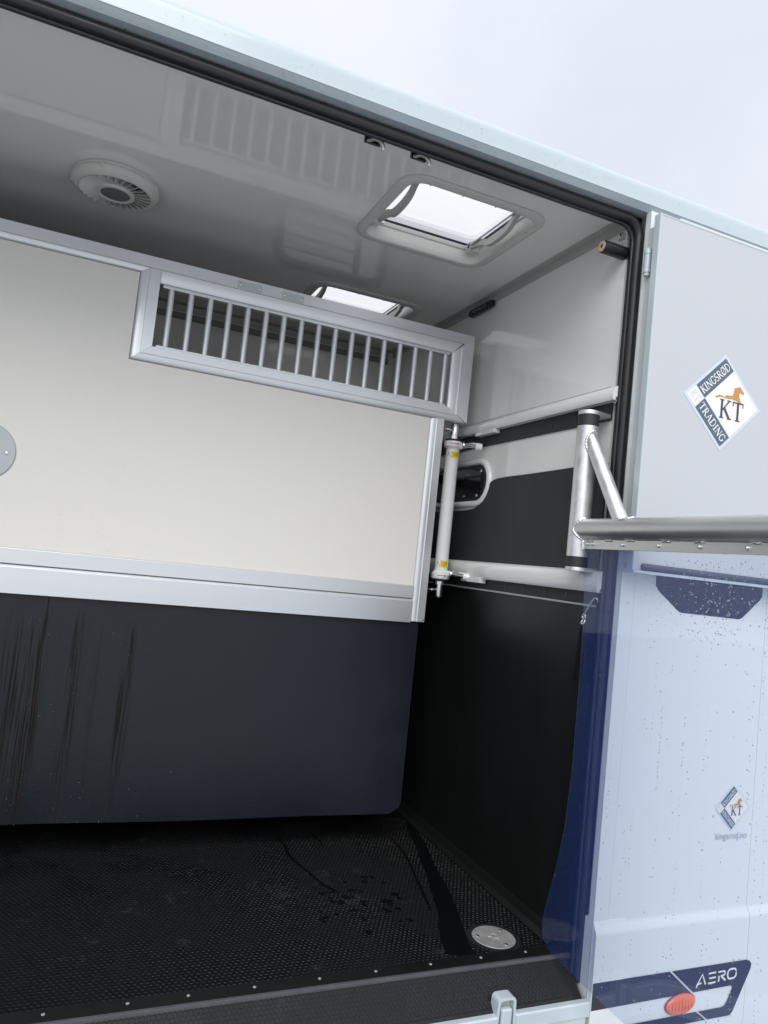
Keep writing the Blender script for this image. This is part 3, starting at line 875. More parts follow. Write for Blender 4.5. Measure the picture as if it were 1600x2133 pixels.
# white lower sill beam and keyhole pocket
mb = MB()
pr = [(1.6165, -1.1075), (1.600, -1.1075), (1.597, -1.111), (1.597, -1.146), (1.6165, -1.146)]
KX = 1.148
for xa, xb in ((XO, KX - 0.0275), (KX + 0.0275, 1.4095)):
    n = len(pr)
    mb.add([(xa, y, z) for y, z in pr] + [(xb, y, z) for y, z in pr],
           [tuple(range(n)), tuple(range(2 * n - 1, n - 1, -1))] + [(i, (i + 1) % n, n + (i + 1) % n, n + i) for i in range(n)])
sill = build(mb, 'sill_beam', M['paint'], truck, bevel=0.0015)
mb = MB().box(XO, 1.40, 1.6005, 1.66, -1.34, -1.1465)
build(mb, 'sill_back', M['paint_grey'], truck)
def upath(hw, ztop, zbot, r_, n=6):
    p = [(KX - hw - 0.004, zbot)]
    for i in range(n + 1):
        a = R(180 - 90 * i / n)
        p.append((KX - hw + r_ + r_ * math.cos(a), ztop - r_ + r_ * math.sin(a)))
    for i in range(n + 1):
        a = R(90 - 90 * i / n)
        p.append((KX + hw - r_ + r_ * math.cos(a), ztop - r_ + r_ * math.sin(a)))
    p.append((KX + hw + 0.004, zbot))
    return p
outer = upath(0.027, -1.066, -1.150, 0.012)
inner = upath(0.0195, -1.0735, -1.150, 0.007)
mb = MB()
mb.prism(outer + inner[::-1], 'y', 1.6015, 1.636)
pocket = build(mb, 'latch_pocket', M['paint'], truck, bevel=0.0015, smooth=35)
build(MB().box(KX - 0.0205, KX + 0.0205, 1.6220, 1.6390, -1.150, -1.0728), 'pocket_back', mat('stained_white', (0.52, 0.52, 0.46), 0.5, var=0.2, vscale=60), pocket)

# ramp below the sill: white frame with a black rubber panel, hinged down
ramp = thing('loading_ramp', 'white framed loading ramp with black rubber panel folded down below the sill', 'ramp', (0.2, 1.5, -1.25))
def ramp_pt(x, s, h):   # s: distance out from the hinge, h: above the ramp plane
    dy, dz = -math.cos(R(20)), -math.sin(R(20))
    return (x, 1.592 + dy * s + math.sin(R(20)) * -h, -1.156 + dz * s + math.cos(R(20)) * h)
def ramp_box(x0, x1, s0, s1, h0, h1):
    return MB().add([ramp_pt(x, s, h) for h in (h0, h1) for x, s in ((x0, s0), (x1, s0), (x1, s1), (x0, s1))],
                    [(0, 3, 2, 1), (4, 5, 6, 7), (0, 1, 5, 4), (1, 2, 6, 5), (2, 3, 7, 6), (3, 0, 4, 7)])
build(ramp_box(-1.2, 1.372, 0.012, 0.024, -0.03, 0.006), 'frame_rail', M['paint'], ramp, bevel=0.0015)
build(ramp_box(1.345, 1.372, 0.0245, 1.2, -0.03, 0.006), 'frame_rail', M['paint'], ramp, bevel=0.0015)
build(ramp_box(-1.2, -1.173, 0.0245, 1.2, -0.03, 0.006), 'frame_rail', M['paint'], ramp, bevel=0.0015)
build(ramp_box(-1.1725, 1.3445, 0.0248, 1.2, -0.028, 0.002), 'ramp_panel', M['threshold'], ramp, bevel=0.001)
mb = MB().box(KX - 0.0155, KX + 0.0155, 1.598, 1.616, -1.205, -1.092)
build(mb, 'latch_tongue', M['paint'], ramp, bevel=0.006, segs=3, smooth=40)
screw(ramp, ramp_pt(1.315, 0.045, 0.002), (0, -0.34, 0.94), 0.007, 0.004, 'steel', 'bolt', 12)

# tinted side window below the open door
hexw = [(1.530, 0.20), (1.536, 0.020), (1.548, 0.004), (1.628, -0.049), (1.640, -0.052), (1.872, -0.0555), (1.884, -0.050), (1.955, 0.010), (1.962, 0.022), (1.962, 0.20)]
tw = build(MB().prism(hexw, 'y', YS - 0.0012, YS + 0.0002), 'side_window', M['tint'], truck)

# graphics band low on the side
def flat_poly(mb, poly, y, th=0.0004):
    mb.prism(poly, 'y', y, y + th)
    return mb
yG = 1.5972
band1 = [(1.4125, -1.060), (1.682, -1.060), (1.768, -1.128), (1.4125, -1.131)]
band2 = [(1.690, -1.060), (1.980, -1.0595), (1.995, -1.064), (2.003, -1.074), (2.000, -1.088), (1.938, -1.200), (1.930, -1.209), (1.918, -1.2115), (1.838, -1.211), (1.800, -1.184),
         (1.890, -1.184), (1.903, -1.181), (1.912, -1.170), (1.930, -1.136), (1.928, -1.1285), (1.920, -1.1265), (1.776, -1.128)]
band3 = [(1.42, -1.1845), (1.793, -1.184), (1.831, -1.211), (1.42, -1.2115)]
gb = None
for k, poly in enumerate((band1, band2, band3)):
    poly = [(x, z) for x, z in poly]
    # cut where two side panels meet is bridged by the film
    o = build(flat_poly(MB(), poly, yG - 0.0012 if k != 1 else yG - 0.0012), 'graphic_band', M['decal_black'], truck)
    if k == 1:
        gb = o

# ---- lettering helpers ------------------------------------------------------
def stroke(mb, pts, w_, T, lift):
    """ribbon of width w_ through pts (2D); T maps (u,v,lift) to space"""
    n = len(pts)
    lft, rgt = [], []
    for i in range(n):
        a = Vector(pts[max(i - 1, 0)]); b = Vector(pts[min(i + 1, n - 1)])
        d = (b - a)
        d = d.normalized() if d.length > 1e-9 else Vector((1, 0))
        nn = Vector((-d.y, d.x)) * (w_ / 2)
        p = Vector(pts[i])
        lft.append(p + nn); rgt.append(p - nn)
    vs_ = [T(p.x, p.y, lift) for p in lft] + [T(p.x, p.y, lift) for p in rgt]
    mb.add(vs_, [(i, i + 1, n + i + 1, n + i) for i in range(n - 1)])
def arc(cx, cy, rx, ry, a0, a1, n=12):
    return [(cx + rx * math.cos(R(a0 + (a1 - a0) * i / n)), cy + ry * math.sin(R(a0 + (a1 - a0) * i / n))) for i in range(n + 1)]
TH, TK = 0.075, 0.15
SERIF = {
    'K': (0.86, [([(.16, 0), (.16, 1)], TK), ([(.0, .03), (.33, .03)], .06), ([(.0, .97), (.33, .97)], .06), ([(.20, .42), (.70, .96)], TH), ([(.34, .56), (.76, .02)], TK), ([(.54, .97), (.84, .97)], .06), ([(.60, .03), (.92, .03)], .06)]),
    'T': (0.84, [([(.41, 0), (.41, 1)], TK), ([(.0, .965), (.82, .965)], .07), ([(.03, .96), (.03, .76)], .06), ([(.79, .96), (.79, .76)], .06), ([(.22, .03), (.60, .03)], .06)]),
    'I': (0.42, [([(.19, 0), (.19, 1)], TK), ([(.0, .03), (.38, .03)], .06), ([(.0, .97), (.38, .97)], .06)]),
    'N': (0.94, [([(.14, 0), (.14, 1)], TH), ([(.12, .98), (.78, .02)], TK), ([(.78, 0), (.78, 1)], TH), ([(.0, .03), (.28, .03)], .06), ([(.64, .97), (.92, .97)], .06), ([(.0, .97), (.2, .97)], .06)]),
    'G': (0.92, [(arc(.46, .5, .38, .47, 45, 330, 18), TK * .85), ([(.78, .42), (.78, .10)], TK), ([(.56, .43), (.92, .43)], .06), ([(.76, .98), (.76, .70)], .06)]),
    'S': (0.64, [(arc(.30, .73, .22, .24, 35, 250, 12) + arc(.30, .26, .24, .24, 100, -140, 12), TK * .85)]),
    'R': (0.86, [([(.16, 0), (.16, 1)], TK), ([(.0, .03), (.34, .03)], .06), ([(.0, .97), (.3, .97)], .06), ([(.16, .965)] + arc(.38, .73, .24, .235, 90, -90, 10) + [(.16, .495)], TK * .7), ([(.38, .5), (.78, .02)], TK), ([(.66, .03), (.90, .03)], .06)]),
    'O': (0.96, [(arc(.46, .5, .38, .47, 0, 360, 24), TK * .85)]),
    '0': (0.96, [(arc(.46, .5, .38, .47, 0, 360, 24), TK * .85), ([(.14, -.10), (.80, 1.10)], TH)]),
    'D': (0.94, [([(.16, 0), (.16, 1)], TK), ([(.0, .97), (.4, .97)] + arc(.40, .5, .42, .47, 88, -88, 16) + [(.0, .03)], TK * .7)]),
    'A': (0.90, [([(.10, .02), (.44, 1)], TH), ([(.42, 1), (.78, .02)], TK), ([(.24, .36), (.64, .36)], .06), ([(.0, .03), (.24, .03)], .06), ([(.62, .03), (.94, .03)], .06)]),
}
def serif_text(mb, txt, T, h, gap=0.06, sq=1.0):
    tot = sum(SERIF[c][0] + gap for c in txt) - gap
    x = -tot / 2
    li = 0
    for c in txt:
        wd, st = SERIF[c]
        for pts, sw in st:
            q = [((x + a) * h * sq, (b - 0.5) * h) for a, b in pts]
            stroke(mb, q, sw * h, T, li * 0.00003)
            li += 1
        x += wd + gap
    return tot * h * sq

# AERO in cut-line capitals
def aero_T(u, v, l_):
    return (1.785 + u * 0.998, yG - 0.0020 - l_, -1.112 + v + u * 0.030)
mb = MB()
hh = 0.030
lk = 0
def st2(pts, w_=0.0056):
    global lk
    stroke(mb, pts, w_, aero_T, lk * 0.00003)
    lk += 1
st2([(0.000, -0.004), (0.006, 0.004), (0.020, 0.0065)], 0.005)
st2([(0.002, 0.001), (0.022, hh), (0.036, 0.0)])
bx_ = 0.046
for v in (0.0, 0.5, 1.0):
    st2([(bx_ + (0.004 if v == 0.5 else 0), v * hh * .92 + .001), (bx_ + 0.029, v * hh * .92 + .001)], 0.005)
rx_ = 0.084
st2([(rx_ + .003, 0.0), (rx_ + .003, hh * .55)], 0.0055)
st2([(rx_, hh - .0025), (rx_ + 0.020, hh - .0025)] + arc(rx_ + 0.020, hh * .72, .0075, hh * .2, 80, -90, 8) + [(rx_ + 0.010, hh * .5)], 0.005)
st2([(rx_ + 0.013, hh * .46), (rx_ + 0.030, 0.0)])
ox_ = 0.122
rr_ = rrect(ox_, ox_ + 0.034, 0.002, hh - 0.001, 0.011, 5)
st2(rr_ + rr_[:2], 0.0055)
build(mb, 'lettering', M['decal_white'], gb, label='white capital lettering on the black band')

# orange side marker
mk = thing('side_marker_lamp', 'oval orange marker lens set in the black graphic low on the side', 'marker lamp', (1.728, 1.596, -1.152))
mb = MB()
rings = []
for s_, d in ((1.0, 0.0), (1.0, 0.004), (0.95, 0.007), (0.78, 0.0092), (0.4, 0.0105), (0.02, 0.011)):
    rings.append([(1.728 + 0.054 * s_ * math.cos(R(a)), yG - 0.001 - d, -1.152 + (0.0275 * math.sin(R(a)) + 0.004 * math.cos(R(a))) * s_) for a in range(0, 360, 10)])
mb.loop(rings)
build(mb, 'lens', M['amber'], mk, smooth=50)
rings = []
for s_, d in ((1.05, 0.0), (1.05, 0.002), (1.003, 0.0025), (1.001, 0.0)):
    rings.append([(1.728 + 0.054 * s_ * math.cos(R(a)), yG - 0.001 - d, -1.152 + (0.0275 * math.sin(R(a)) + 0.004 * math.cos(R(a))) * s_) for a in range(0, 360, 10)])
for dx in (-0.036, -0.024, -0.012, 0.0, 0.012, 0.024, 0.036):
    hz = 0.0275 * math.sqrt(1 - (dx / 0.054) ** 2) * 0.82
    dd = 0.0112 - 0.0035 * (abs(dx) / 0.054) ** 2
    build(MB().tube([(1.728 + dx, yG + 0.004 - dd, -1.152 - hz), (1.728 + dx, yG - 0.0012 - dd, -1.152 - hz * 0.5), (1.728 + dx, yG - 0.0016 - dd, -1.152), (1.728 + dx, yG - 0.0012 - dd, -1.152 + hz * 0.5), (1.728 + dx, yG + 0.004 - dd, -1.152 + hz)], 0.0016, 8), 'lens_rib', M['amber'], mk, smooth=60)
build(MB().loop(rings), 'bezel', mat('dark_red_bezel', (0.25, 0.03, 0.02), 0.3), mk, smooth=50)

# ------------------------------------------------------------------ upper door, swung open flat against the side
door = thing('upper_door', 'open white upper door folded back flat against the truck side', 'door', (1.39, 1.58, 0.05))
DX0, DX1, DZ0, DZ1, DY = 1.3885, 3.05, 0.052, 1.0625, 1.5500
mb = MB().box(DX0 + 0.003, DX1, DY, DY + 0.021, DZ0 + 0.003, DZ1 - 0.003)
build(mb, 'door_panel', M['door_paint'], door, bevel=0.002, smooth=40)
build(MB().box(DX0 + 0.04, DX1 - 0.04, DY + 0.0212, DY + 0.036, DZ0 + 0.03, DZ1 - 0.03), 'door_core', M['paint_grey'], door)
# pressed metal edge round the panel
mb = MB().prism([(DX0, DY + 0.022), (DX0, DY + 0.001), (DX0 + 0.001, DY - 0.0012), (DX0 + 0.007, DY - 0.0012), (DX0 + 0.007, DY + 0.0004), (DX0 + 0.0028, DY + 0.0004), (DX0 + 0.0028, DY + 0.022)], 'z', DZ0, DZ1)
build(mb, 'edge_trim', M['paint'], door, bevel=0.0005)
mb = MB().prism([(DY + 0.022, DZ1 - 0.0002), (DY + 0.001, DZ1 - 0.0002), (DY - 0.0010, DZ1 - 0.001), (DY - 0.0010, DZ1 - 0.005), (DY + 0.0004, DZ1 - 0.005), (DY + 0.0004, DZ1 - 0.003), (DY + 0.022, DZ1 - 0.003)], 'x', DX0 + 0.0072, DX1)
build(mb, 'edge_trim', M['paint'], door, bevel=0.0004)
mb = MB().box(DX0 + 0.001, DX1, DY - 0.006, DY + 0.040, DZ0 - 0.006, DZ0 + 0.0025)
build(mb, 'bottom_lip', M['paint'], door, bevel=0.0015)
mb = MB().tube([(DX0 + 0.030, DY - 0.003, DZ0 + 0.0125), (DX0 + 0.034, DY - 0.003, DZ0 + 0.0125), (DX1 - 0.02, DY - 0.003, DZ0 + 0.0125)], [0.0065, 0.0095, 0.0095], 16)
build(mb, 'bottom_seal', mat('grey_seal_rubber', (0.06, 0.068, 0.078), 0.4, var=0.1, vscale=30), door, smooth=50)
# hinge barrels
for zc2 in (0.936, 0.16):
    mb = MB()
    mb.lathe([(0.006, -0.042), (0.009, -0.040), (0.009, -0.032), (0.0112, -0.031), (0.0112, -0.0195), (0.0095, -0.0190), (0.0105, -0.0185), (0.0105, 0.0225), (0.0095, 0.0230), (0.0112, 0.0235), (0.0112, 0.036), (0.0085, 0.037), (0.0085, 0.041), (0.004, 0.042)],
             (1.3985, 1.5985, zc2), (0, 0, 1), 20)
    build(mb, 'hinge', M['paint'], door, smooth=35)
mb = MB().box(1.4060, 1.4075, 1.5905, 1.6108, DZ0 + 0.02, DZ1 - 0.02)
build(mb, 'hinge_leaf', M['paint_grey'], door)

# ------------------------------------------------------------------ stickers
def diamond_sticker(name, label, cx, cz, half_w, half_h, y, second, site=None):
    st = thing(name, label, 'sticker', (cx, y, cz - half_h))
    Lc = Vector((cx - half_w, cz)); Tc = Vector((cx, cz + half_h)); Bc = Vector((cx, cz - half_h))
    ea, eb = Tc - Lc, Bc - Lc
    def AB(a, b):
        p = Lc + ea * a + eb * b
        return (p.x, p.y)
    def quad(a0, a1, b0, b1, yy, m_, nm):
        build(MB().prism([AB(a0, b0), AB(a1, b0), AB(a1, b1), AB(a0, b1)], 'y', yy, yy + 0.0003), nm, M[m_], st)
    quad(-0.045, 1.045, -0.045, 1.045, y, 'stk_clear', 'border')
    quad(0, 0.235, 0, 0.235, y - 0.0004, 'stk_white', 'field')
    quad(0.25, 1, 0.25, 1, y - 0.0004, 'stk_white', 'field')
    quad(0.242, 1, 0.0, 0.243, y - 0.0004, 'stk_blue', 'field')
    quad(0.0, 0.243, 0.25, 1, y - 0.0004, 'stk_blue', 'field')
    side = ea.length
    ua, ub = ea.normalized(), eb.normalized()
    c1 = Lc + ea * 0.62 + eb * 0.1215
    c2 = Lc + ea * 0.1215 + eb * 0.62
    c3 = Lc + ea * 0.1175 + eb * 0.1175
    T1 = lambda u, v, l_: (c1.x + ua.x * u - ub.x * v, y - 0.0010 - l_, c1.y + ua.y * u - ub.y * v)
    T2 = lambda u, v, l_: (c2.x + ub.x * u + ua.x * v, y - 0.0010 - l_, c2.y + ub.y * u + ua.y * v)
    T3 = lambda u, v, l_: (c3.x + ub.x * u + ua.x * v, y - 0.0010 - l_, c3.y + ub.y * u + ua.y * v)
    mb = MB(); serif_text(mb, 'KINGSR0D', T1, side * 0.130, 0.03, 0.80); build(mb, 'lettering', M['stk_white'], st)
    mb = MB(); serif_text(mb, second, T2, side * 0.130, 0.08 if len(second) < 8 else 0.03, 0.84 if len(second) < 8 else 0.80); build(mb, 'lettering', M['stk_white'], st)
    mb = MB(); serif_text(mb, 'KT', T3, side * 0.13, 0.04, 0.8); build(mb, 'lettering', M['stk_pale'], st)
    # big KT, upright
    ck = Lc + ea * 0.555 + eb * 0.70
    T4 = lambda u, v, l_: (ck.x + u, y - 0.0010 - l_, ck.y + v)
    mb = MB(); serif_text(mb, 'KT', T4, half_h * 0.43, 0.12, 0.92); build(mb, 'lettering', M['stk_ink'], st)
    # running horse emblem
    px = [(725, 988), (762, 994), (800, 974), (842, 984), (882, 1014), (920, 984), (1015, 1000), (1040, 962), (1028, 962), (1048, 935), (1034, 918), (1058, 908), (1042, 880), (1080, 872), (1086, 862), (1118, 866), (1130, 846), (1142, 866), (1150, 852),
          (1166, 892), (1210, 962), (1200, 980), (1180, 975), (1152, 950), (1132, 955), (1126, 1020), (1142, 1062), (1152, 1105), (1190, 1145), (1170, 1142), (1120, 1112), (1085, 1075), (1078, 1088), (1060, 1062), (1048, 1076), (1030, 1052), (960, 1046), (884, 1022), (830, 1006), (792, 1010), (756, 1030), (752, 1004)]
    Lp, Tp, Bp = Vector((295, 955)), Vector((915, 395)), Vector((810, 1800))
    e1, e2 = Tp - Lp, Bp - Lp
    det = e1.x * e2.y - e1.y * e2.x
    poly = []
    for q in px:
        d = Vector(q) - Lp
        a = (d.x * e2.y - d.y * e2.x) / det
        b = (e1.x * d.y - e1.y * d.x) / det
        poly.append(AB(a, b))
    build(MB().prism(poly, 'y', y - 0.0012, y - 0.0008), 'emblem', M['stk_tan'], st)
    return st
diamond_sticker('dealer_sticker', 'large diamond shaped dealer sticker with tan horse on the open upper door', 1.673, 0.570, 0.139, 0.131, DY - 0.0008, 'TRADING')
s2 = diamond_sticker('dealer_sticker', 'small diamond shaped sticker with web address beneath, seen through the plastic curtain', 1.8985, -0.618, 0.0655, 0.063, YS - 0.0008, 'KINGSR0D')
tcv = bpy.data.curves.new('address_text', 'FONT')
tcv.body = 'kingsrod.no'
tcv.size = 0.028
tcv.align_x = 'CENTER'
to = bpy.data.objects.new('address_text', tcv)
COL.objects.link(to)
dg = bpy.context.evaluated_depsgraph_get()
me = bpy.data.meshes.new_from_object(to.evaluated_get(dg))
mb = MB()
mb.v = [(1.9005 + v.co.x * 0.98, YS - 0.0012, -0.709 + v.co.y) for v in me.vertices]
mb.f = [tuple(p.vertices) for p in me.polygons]
bpy.data.objects.remove(to)
build(mb, 'lettering', M['grey_ink'], s2)

# ------------------------------------------------------------------ roof hatches
def roof_hatch(label, H, opened):
    x0, x1, y0, y1 = H
    t = thing('roof_hatch', label, 'roof hatch', ((x0 + x1) / 2, (y0 + y1) / 2, ZC - 0.012), 'milky roof hatches in the ceiling')
    def ring(off, z, r_):
        return [(a, b, z) for a, b in rrect(x0 - off, x1 + off, y0 - off, y1 + off, r_, 8)]
    rings = [ring(0.032, ZC - 0.0004, 0.074), ring(0.0325, ZC - 0.004, 0.0745), ring(0.029, ZC - 0.008, 0.072), ring(0.023, ZC - 0.0100, 0.068), ring(0.005, ZC - 0.0105, 0.056), ring(0.001, ZC - 0.009, 0.053),
             ring(-0.0015, ZC - 0.005, 0.050), ring(-0.003, ZC + 0.012, 0.044), ring(-0.004, ZC + 0.034, 0.043), ring(-0.003, ZC + 0.038, 0.043), ring(-0.008, ZC + 0.041, 0.038), ring(-0.009, ZC + 0.052, 0.038), ring(0.02, ZC + 0.052, 0.05), ring(0.02, ZC + 0.0405, 0.05)]
    fr = build(MB().loop(rings), 'frame', M['abs'], t, smooth=40)
    for sx in (0.12, 0.37, 0.63, 0.88):
        for yy in (y0 + 0.004, y1 - 0.004):
            screw(fr, (x0 + (x1 - x0) * sx, yy + (-0.007 if yy < (y0 + y1) / 2 else 0.007), ZC - 0.0104), (0, 0, -1), 0.003, 0.0012, 'grey_pl', n=8)
    for sy in (0.2, 0.5, 0.8):
        for xx in (x0 - 0.005, x1 + 0.005):
            screw(fr, (xx, y0 + (y1 - y0) * sy, ZC - 0.0104), (0, 0, -1), 0.003, 0.0012, 'grey_pl', n=8)
    zg = ZC + 0.0555
    gk = build(MB().loop([ring(-0.010, zg - 0.003, 0.036), ring(-0.005, zg, 0.038), ring(-0.006, zg + 0.006, 0.038), ring(-0.013, zg + 0.005, 0.034), ring(-0.010, zg - 0.003, 0.036)]), 'gasket', M['rubber'], t, smooth=60)
    # lid: flange, upstand and shallow pyramid of milky acrylic
    zl = zg + 0.008
    rings = [ring(0.035, zl, 0.06), ring(0.0, zl + 0.002, 0.040), ring(-0.006, zl + 0.020, 0.036), ring(-0.018, zl + 0.027, 0.030), ring(-0.034, zl + 0.029, 0.020)]
    mb = MB().loop(rings)
    k = len(rings) - 1
    nn = len(rings[0])
    mb.v.append(((x0 + x1) / 2, (y0 + y1) / 2, zl + 0.075))
    for j in range(nn):
        mb.f.append((k * nn + j, k * nn + (j + 1) % nn, len(mb.v) - 1))
    lid = build(mb, 'lid', M['acrylic'], t, smooth=12)
    # stay levers left and right
    for sgn, xx in ((1, x0 + 0.040), (-1, x1 - 0.036)):
        path = [(y0 + 0.030, ZC + 0.046), (y0 + 0.075, ZC + 0.044), (y0 + 0.115, ZC + 0.008), (y0 + 0.235, ZC + 0.002), (y0 + 0.290, ZC + 0.030), (y1 - 0.030, ZC + 0.046)]
        path = smooth_poly(path, 2)
        up = [(a, b + 0.010) for a, b in path]
        dn = [(a, b - 0.014) for a, b in path]
        build(MB().prism(up + dn[::-1], 'x', xx - 0.008, xx + 0.008), 'lever', M['grey_pl'], t, bevel=0.002, smooth=40)
        build(MB().box(xx - sgn * 0.036 - 0.004, xx - sgn * 0.036 + 0.040, y1 - 0.045, y1 - 0.012, ZC + 0.024, ZC + 0.052) if sgn > 0 else MB().box(xx - 0.008, xx + 0.034, y1 - 0.045, y1 - 0.012, ZC + 0.024, ZC + 0.052), 'lever_mount', M['abs'], t, bevel=0.003, smooth=40)
        build(MB().box(xx - 0.011, xx + 0.011, y0 + 0.012, y0 + 0.042, ZC + 0.026, ZC + 0.052), 'lever_mount', M['abs'], t, bevel=0.003, smooth=40)
        build(MB().tube([(xx - sgn * 0.004, y1 - 0.030, ZC + 0.036), (xx + sgn * 0.022, y1 - 0.030, ZC + 0.036)], 0.006, 12), 'pivot', M['steel'], t, smooth=40)
        if sgn < 0:
            build(MB().tube([(xx - 0.012, y0 + 0.06, ZC + 0.038), (xx - 0.012, y1 - 0.06, ZC + 0.038)], 0.0035, 10), 'stay_rod', M['steel'], t, smooth=60)
    return t
roof_hatch('milky roof hatch with grey frame, the nearer one, above the stall', H1, True)
roof_hatch('milky roof hatch partly hidden behind the barred partition top', H2, False)

# ------------------------------------------------------------------ round ceiling fan
FC = (-0.028, 2.405)
fan = thing('ceiling_fan', 'round off-white ventilator with radial louvres on the ceiling', 'ceiling fan', (FC[0], FC[1], ZC - 0.06))
fo = (FC[0], FC[1], ZC)
dn_ = (0, 0, -1)
build(MB().lathe([(0.128, 0.0002), (0.1305, 0.003), (0.1295, 0.009), (0.1285, 0.0095), (0.12, 0.0098)], fo, dn_, 64), 'base_ring', M['fan_white'], fan, smooth=40)
build(MB().lathe([(0.120, 0.0104), (0.1285, 0.0104), (0.1315, 0.012), (0.1320, 0.018), (0.1295, 0.026), (0.1235, 0.033), (0.115, 0.0375), (0.1085, 0.0385), (0.1065, 0.0378), (0.1065, 0.012)], fo, dn_, 64), 'cover_ring', M['fan_white'], fan, smooth=50)
build(MB().lathe([(0.1062, 0.0135), (1e-5, 0.0135)], fo, dn_, 48), 'back_plate', mat('fan_inner_grey', (0.10, 0.10, 0.10), 0.6), fan)
build(MB().lathe([(0.058, 0.014), (0.058, 0.041), (0.056, 0.0435), (0.046, 0.0440), (0.0445, 0.0430), (0.0445, 0.040)], fo, dn_, 48), 'hub_ring', M['fan_white'], fan, smooth=40)
build(MB().lathe([(0.0443, 0.0412), (0.030, 0.0424), (1e-5, 0.0430)], fo, dn_, 40), 'speaker_mesh', M['mesh_grey'], fan, smooth=40)
blade = None
nb_ = 28
for k in range(nb_):
    a = 2 * math.pi * k / nb_
    if blade is None:
        # a louvre blade: thin twisted plate from hub to ring, built along +x then turned
        tilt_i, tilt_o = R(44), R(54)
        vs_ = []
        for r_, tl, hw in ((0.058, tilt_i, 0.0058), (0.1062, tilt_o, 0.0105)):
            for s_ in (-1, 1):
                for th_ in (-0.0006, 0.0006):
                    y = s_ * hw * math.cos(tl) - th_ * math.sin(tl)
                    z = -0.0345 + s_ * hw * math.sin(tl) + th_ * math.cos(tl)
                    vs_.append((r_, y, z))
        mb = MB().add([(FC[0] + x, FC[1] + y, ZC + z) for x, y, z in vs_], [(0, 1, 3, 2), (4, 6, 7, 5), (0, 4, 5, 1), (2, 3, 7, 6), (0, 2, 6, 4), (1, 5, 7, 3)])
        blade = build(mb, 'louvre', M['fan_white'], fan)
        off = Vector((0, 0, 0))
    else:
        c = blade.copy()
        COL.objects.link(c)
        c.parent = fan
        c.rotation_euler = (0, 0, a)
for a in (100, 172, 250, 331):
    p = (FC[0] + 0.131 * math.cos(R(a)), FC[1] + 0.131 * math.sin(R(a)))
    build(MB().lathe([(0.004, -0.006), (0.0045, 0), (0.004, 0.012), (0.001, 0.013)], (*p, ZC - 0.012), (0, 0, -1), 10), 'clip', M['fan_white'], fan, smooth=50)

# ------------------------------------------------------------------ partition
YP = 2.500
part = thing('stall_partition', 'cream stall partition with silver frame, barred grille and charcoal mat beneath', 'partition', (0.6, YP + 0.02, ZF))
PX0 = -1.20
YB = YP + 0.040
# frame extrusions: profile u (across, from inner edge to outer edge), v (towards the viewer = -y)
def prof_rail(wid, cove):
    """wid total width; the cove lies at u in [0, cove]; front at v=0, back at v=-0.04"""
    p = [(0.0, -0.030), (0.0, -0.012)]
    for i in range(7):
        a = R(90 * i / 6)
        p.append((cove * (1 - math.cos(a)) * 0.9 + 0.0, -0.012 + 0.010 * math.sin(a)))
    p += [(cove, -0.0015), (cove + 0.0015, 0.0), (wid, 0.0), (wid, -0.040), (0.004, -0.040)]
    return p
V_ = (0, -1, 0)
ZTOP = 0.936
# top rail over the cream board (left)
def rail(p0, p1, ua, pr, m0, m1, m_='alu', name='frame_rail'):
    return build(MB().sweep(pr, p0, p1, ua, V_, m0, m1), name, M[m_], part, bevel=0.0006, segs=1, smooth=25)
g_ = 0.0004
GX0, GX1, GZ0, GZ1 = 0.1455, 1.262, 0.636, 0.853      # clear opening of the grille
def prof_cove(wid):
    p = [(0.0, -0.030), (0.0, -0.012)]
    for i in range(7):
        a = R(90 * i / 6)
        p.append((wid * (1 - math.cos(a)) * 0.97, -0.012 + 0.0105 * math.sin(a)))
    return p + [(wid, -0.0012), (wid, -0.040), (0.004, -0.040)]
prof_flat = [(0, 0), (0.0395, 0), (0.0395, -0.040), (0, -0.040)]
rail((PX0, YP, 0.897), (1.3525 - 0.0395, YP, 0.897), (0, 0, 1), prof_flat, 0, 1.0)
rail((PX0, YP, 0.876), (0.0785, YP, 0.876), (0, 0, 1), prof_cove(0.0205), 0, 1.4)
rail((GX0 + 0.0004, YP, GZ1), (GX1, YP, GZ1), (0, 0, 1), prof_cove(0.0435), 0.0, 0.95)
rail((GX1, YP, GZ0 + g_), (GX1, YP, GZ1 - g_), (1, 0, 0), prof_rail(0.0905, 0.038), -0.604, 0.915, 'alu_v')
# bottom of the surround: flat towards the opening, cove outside
def prof_rev(wid, cove):
    return [(wid - u, v) for u, v in prof_rail(wid, cove)][::-1]
rail((GX0, YP, GZ0), (GX1, YP, GZ0), (0, 0, -1), prof_rev(0.055, 0.026), -1.209, 1.6455)
rail((GX0, YP, GZ0 - g_), (GX0, YP, 0.8965), (-1, 0, 0), prof_rev(0.0665, 0.030), -0.82, 0.0, 'alu_v')
# board stile on the right and bottom rails
rail((1.196, YP + 0.001, -0.2085), (1.196, YP + 0.001, 0.5795), (1, 0, 0), prof_rail(0.058, 0.026), 0.0, 0.10, 'alu_v')
build(MB().box(PX0, 1.1955, YP + 0.001, YB - 0.002, -0.1215, -0.074), 'bottom_rail', M['alu'], part, bevel=0.0012)
mb = MB().prism([(YP - 0.001, -0.213), (YP - 0.001, -0.132), (YP + 0.003, -0.126), (YP + 0.008, -0.1225), (YB - 0.001, -0.1225), (YB - 0.001, -0.213)], 'x', PX0, 1.1955)
build(mb, 'bottom_rail', M['alu'], part, bevel=0.001)
screw(part, (1.246, YP, -0.200), (0, -1, 0), 0.004, 0.002)
# cream boards
mb = MB().prism([(PX0, -0.0735), (1.1955, -0.0735), (1.1955, 0.5805), (0.0785, 0.5805), (0.0785, 0.8755), (PX0, 0.8755)], 'y', YP + 0.010, YP + 0.030)
build(mb, 'board', M['board'], part)
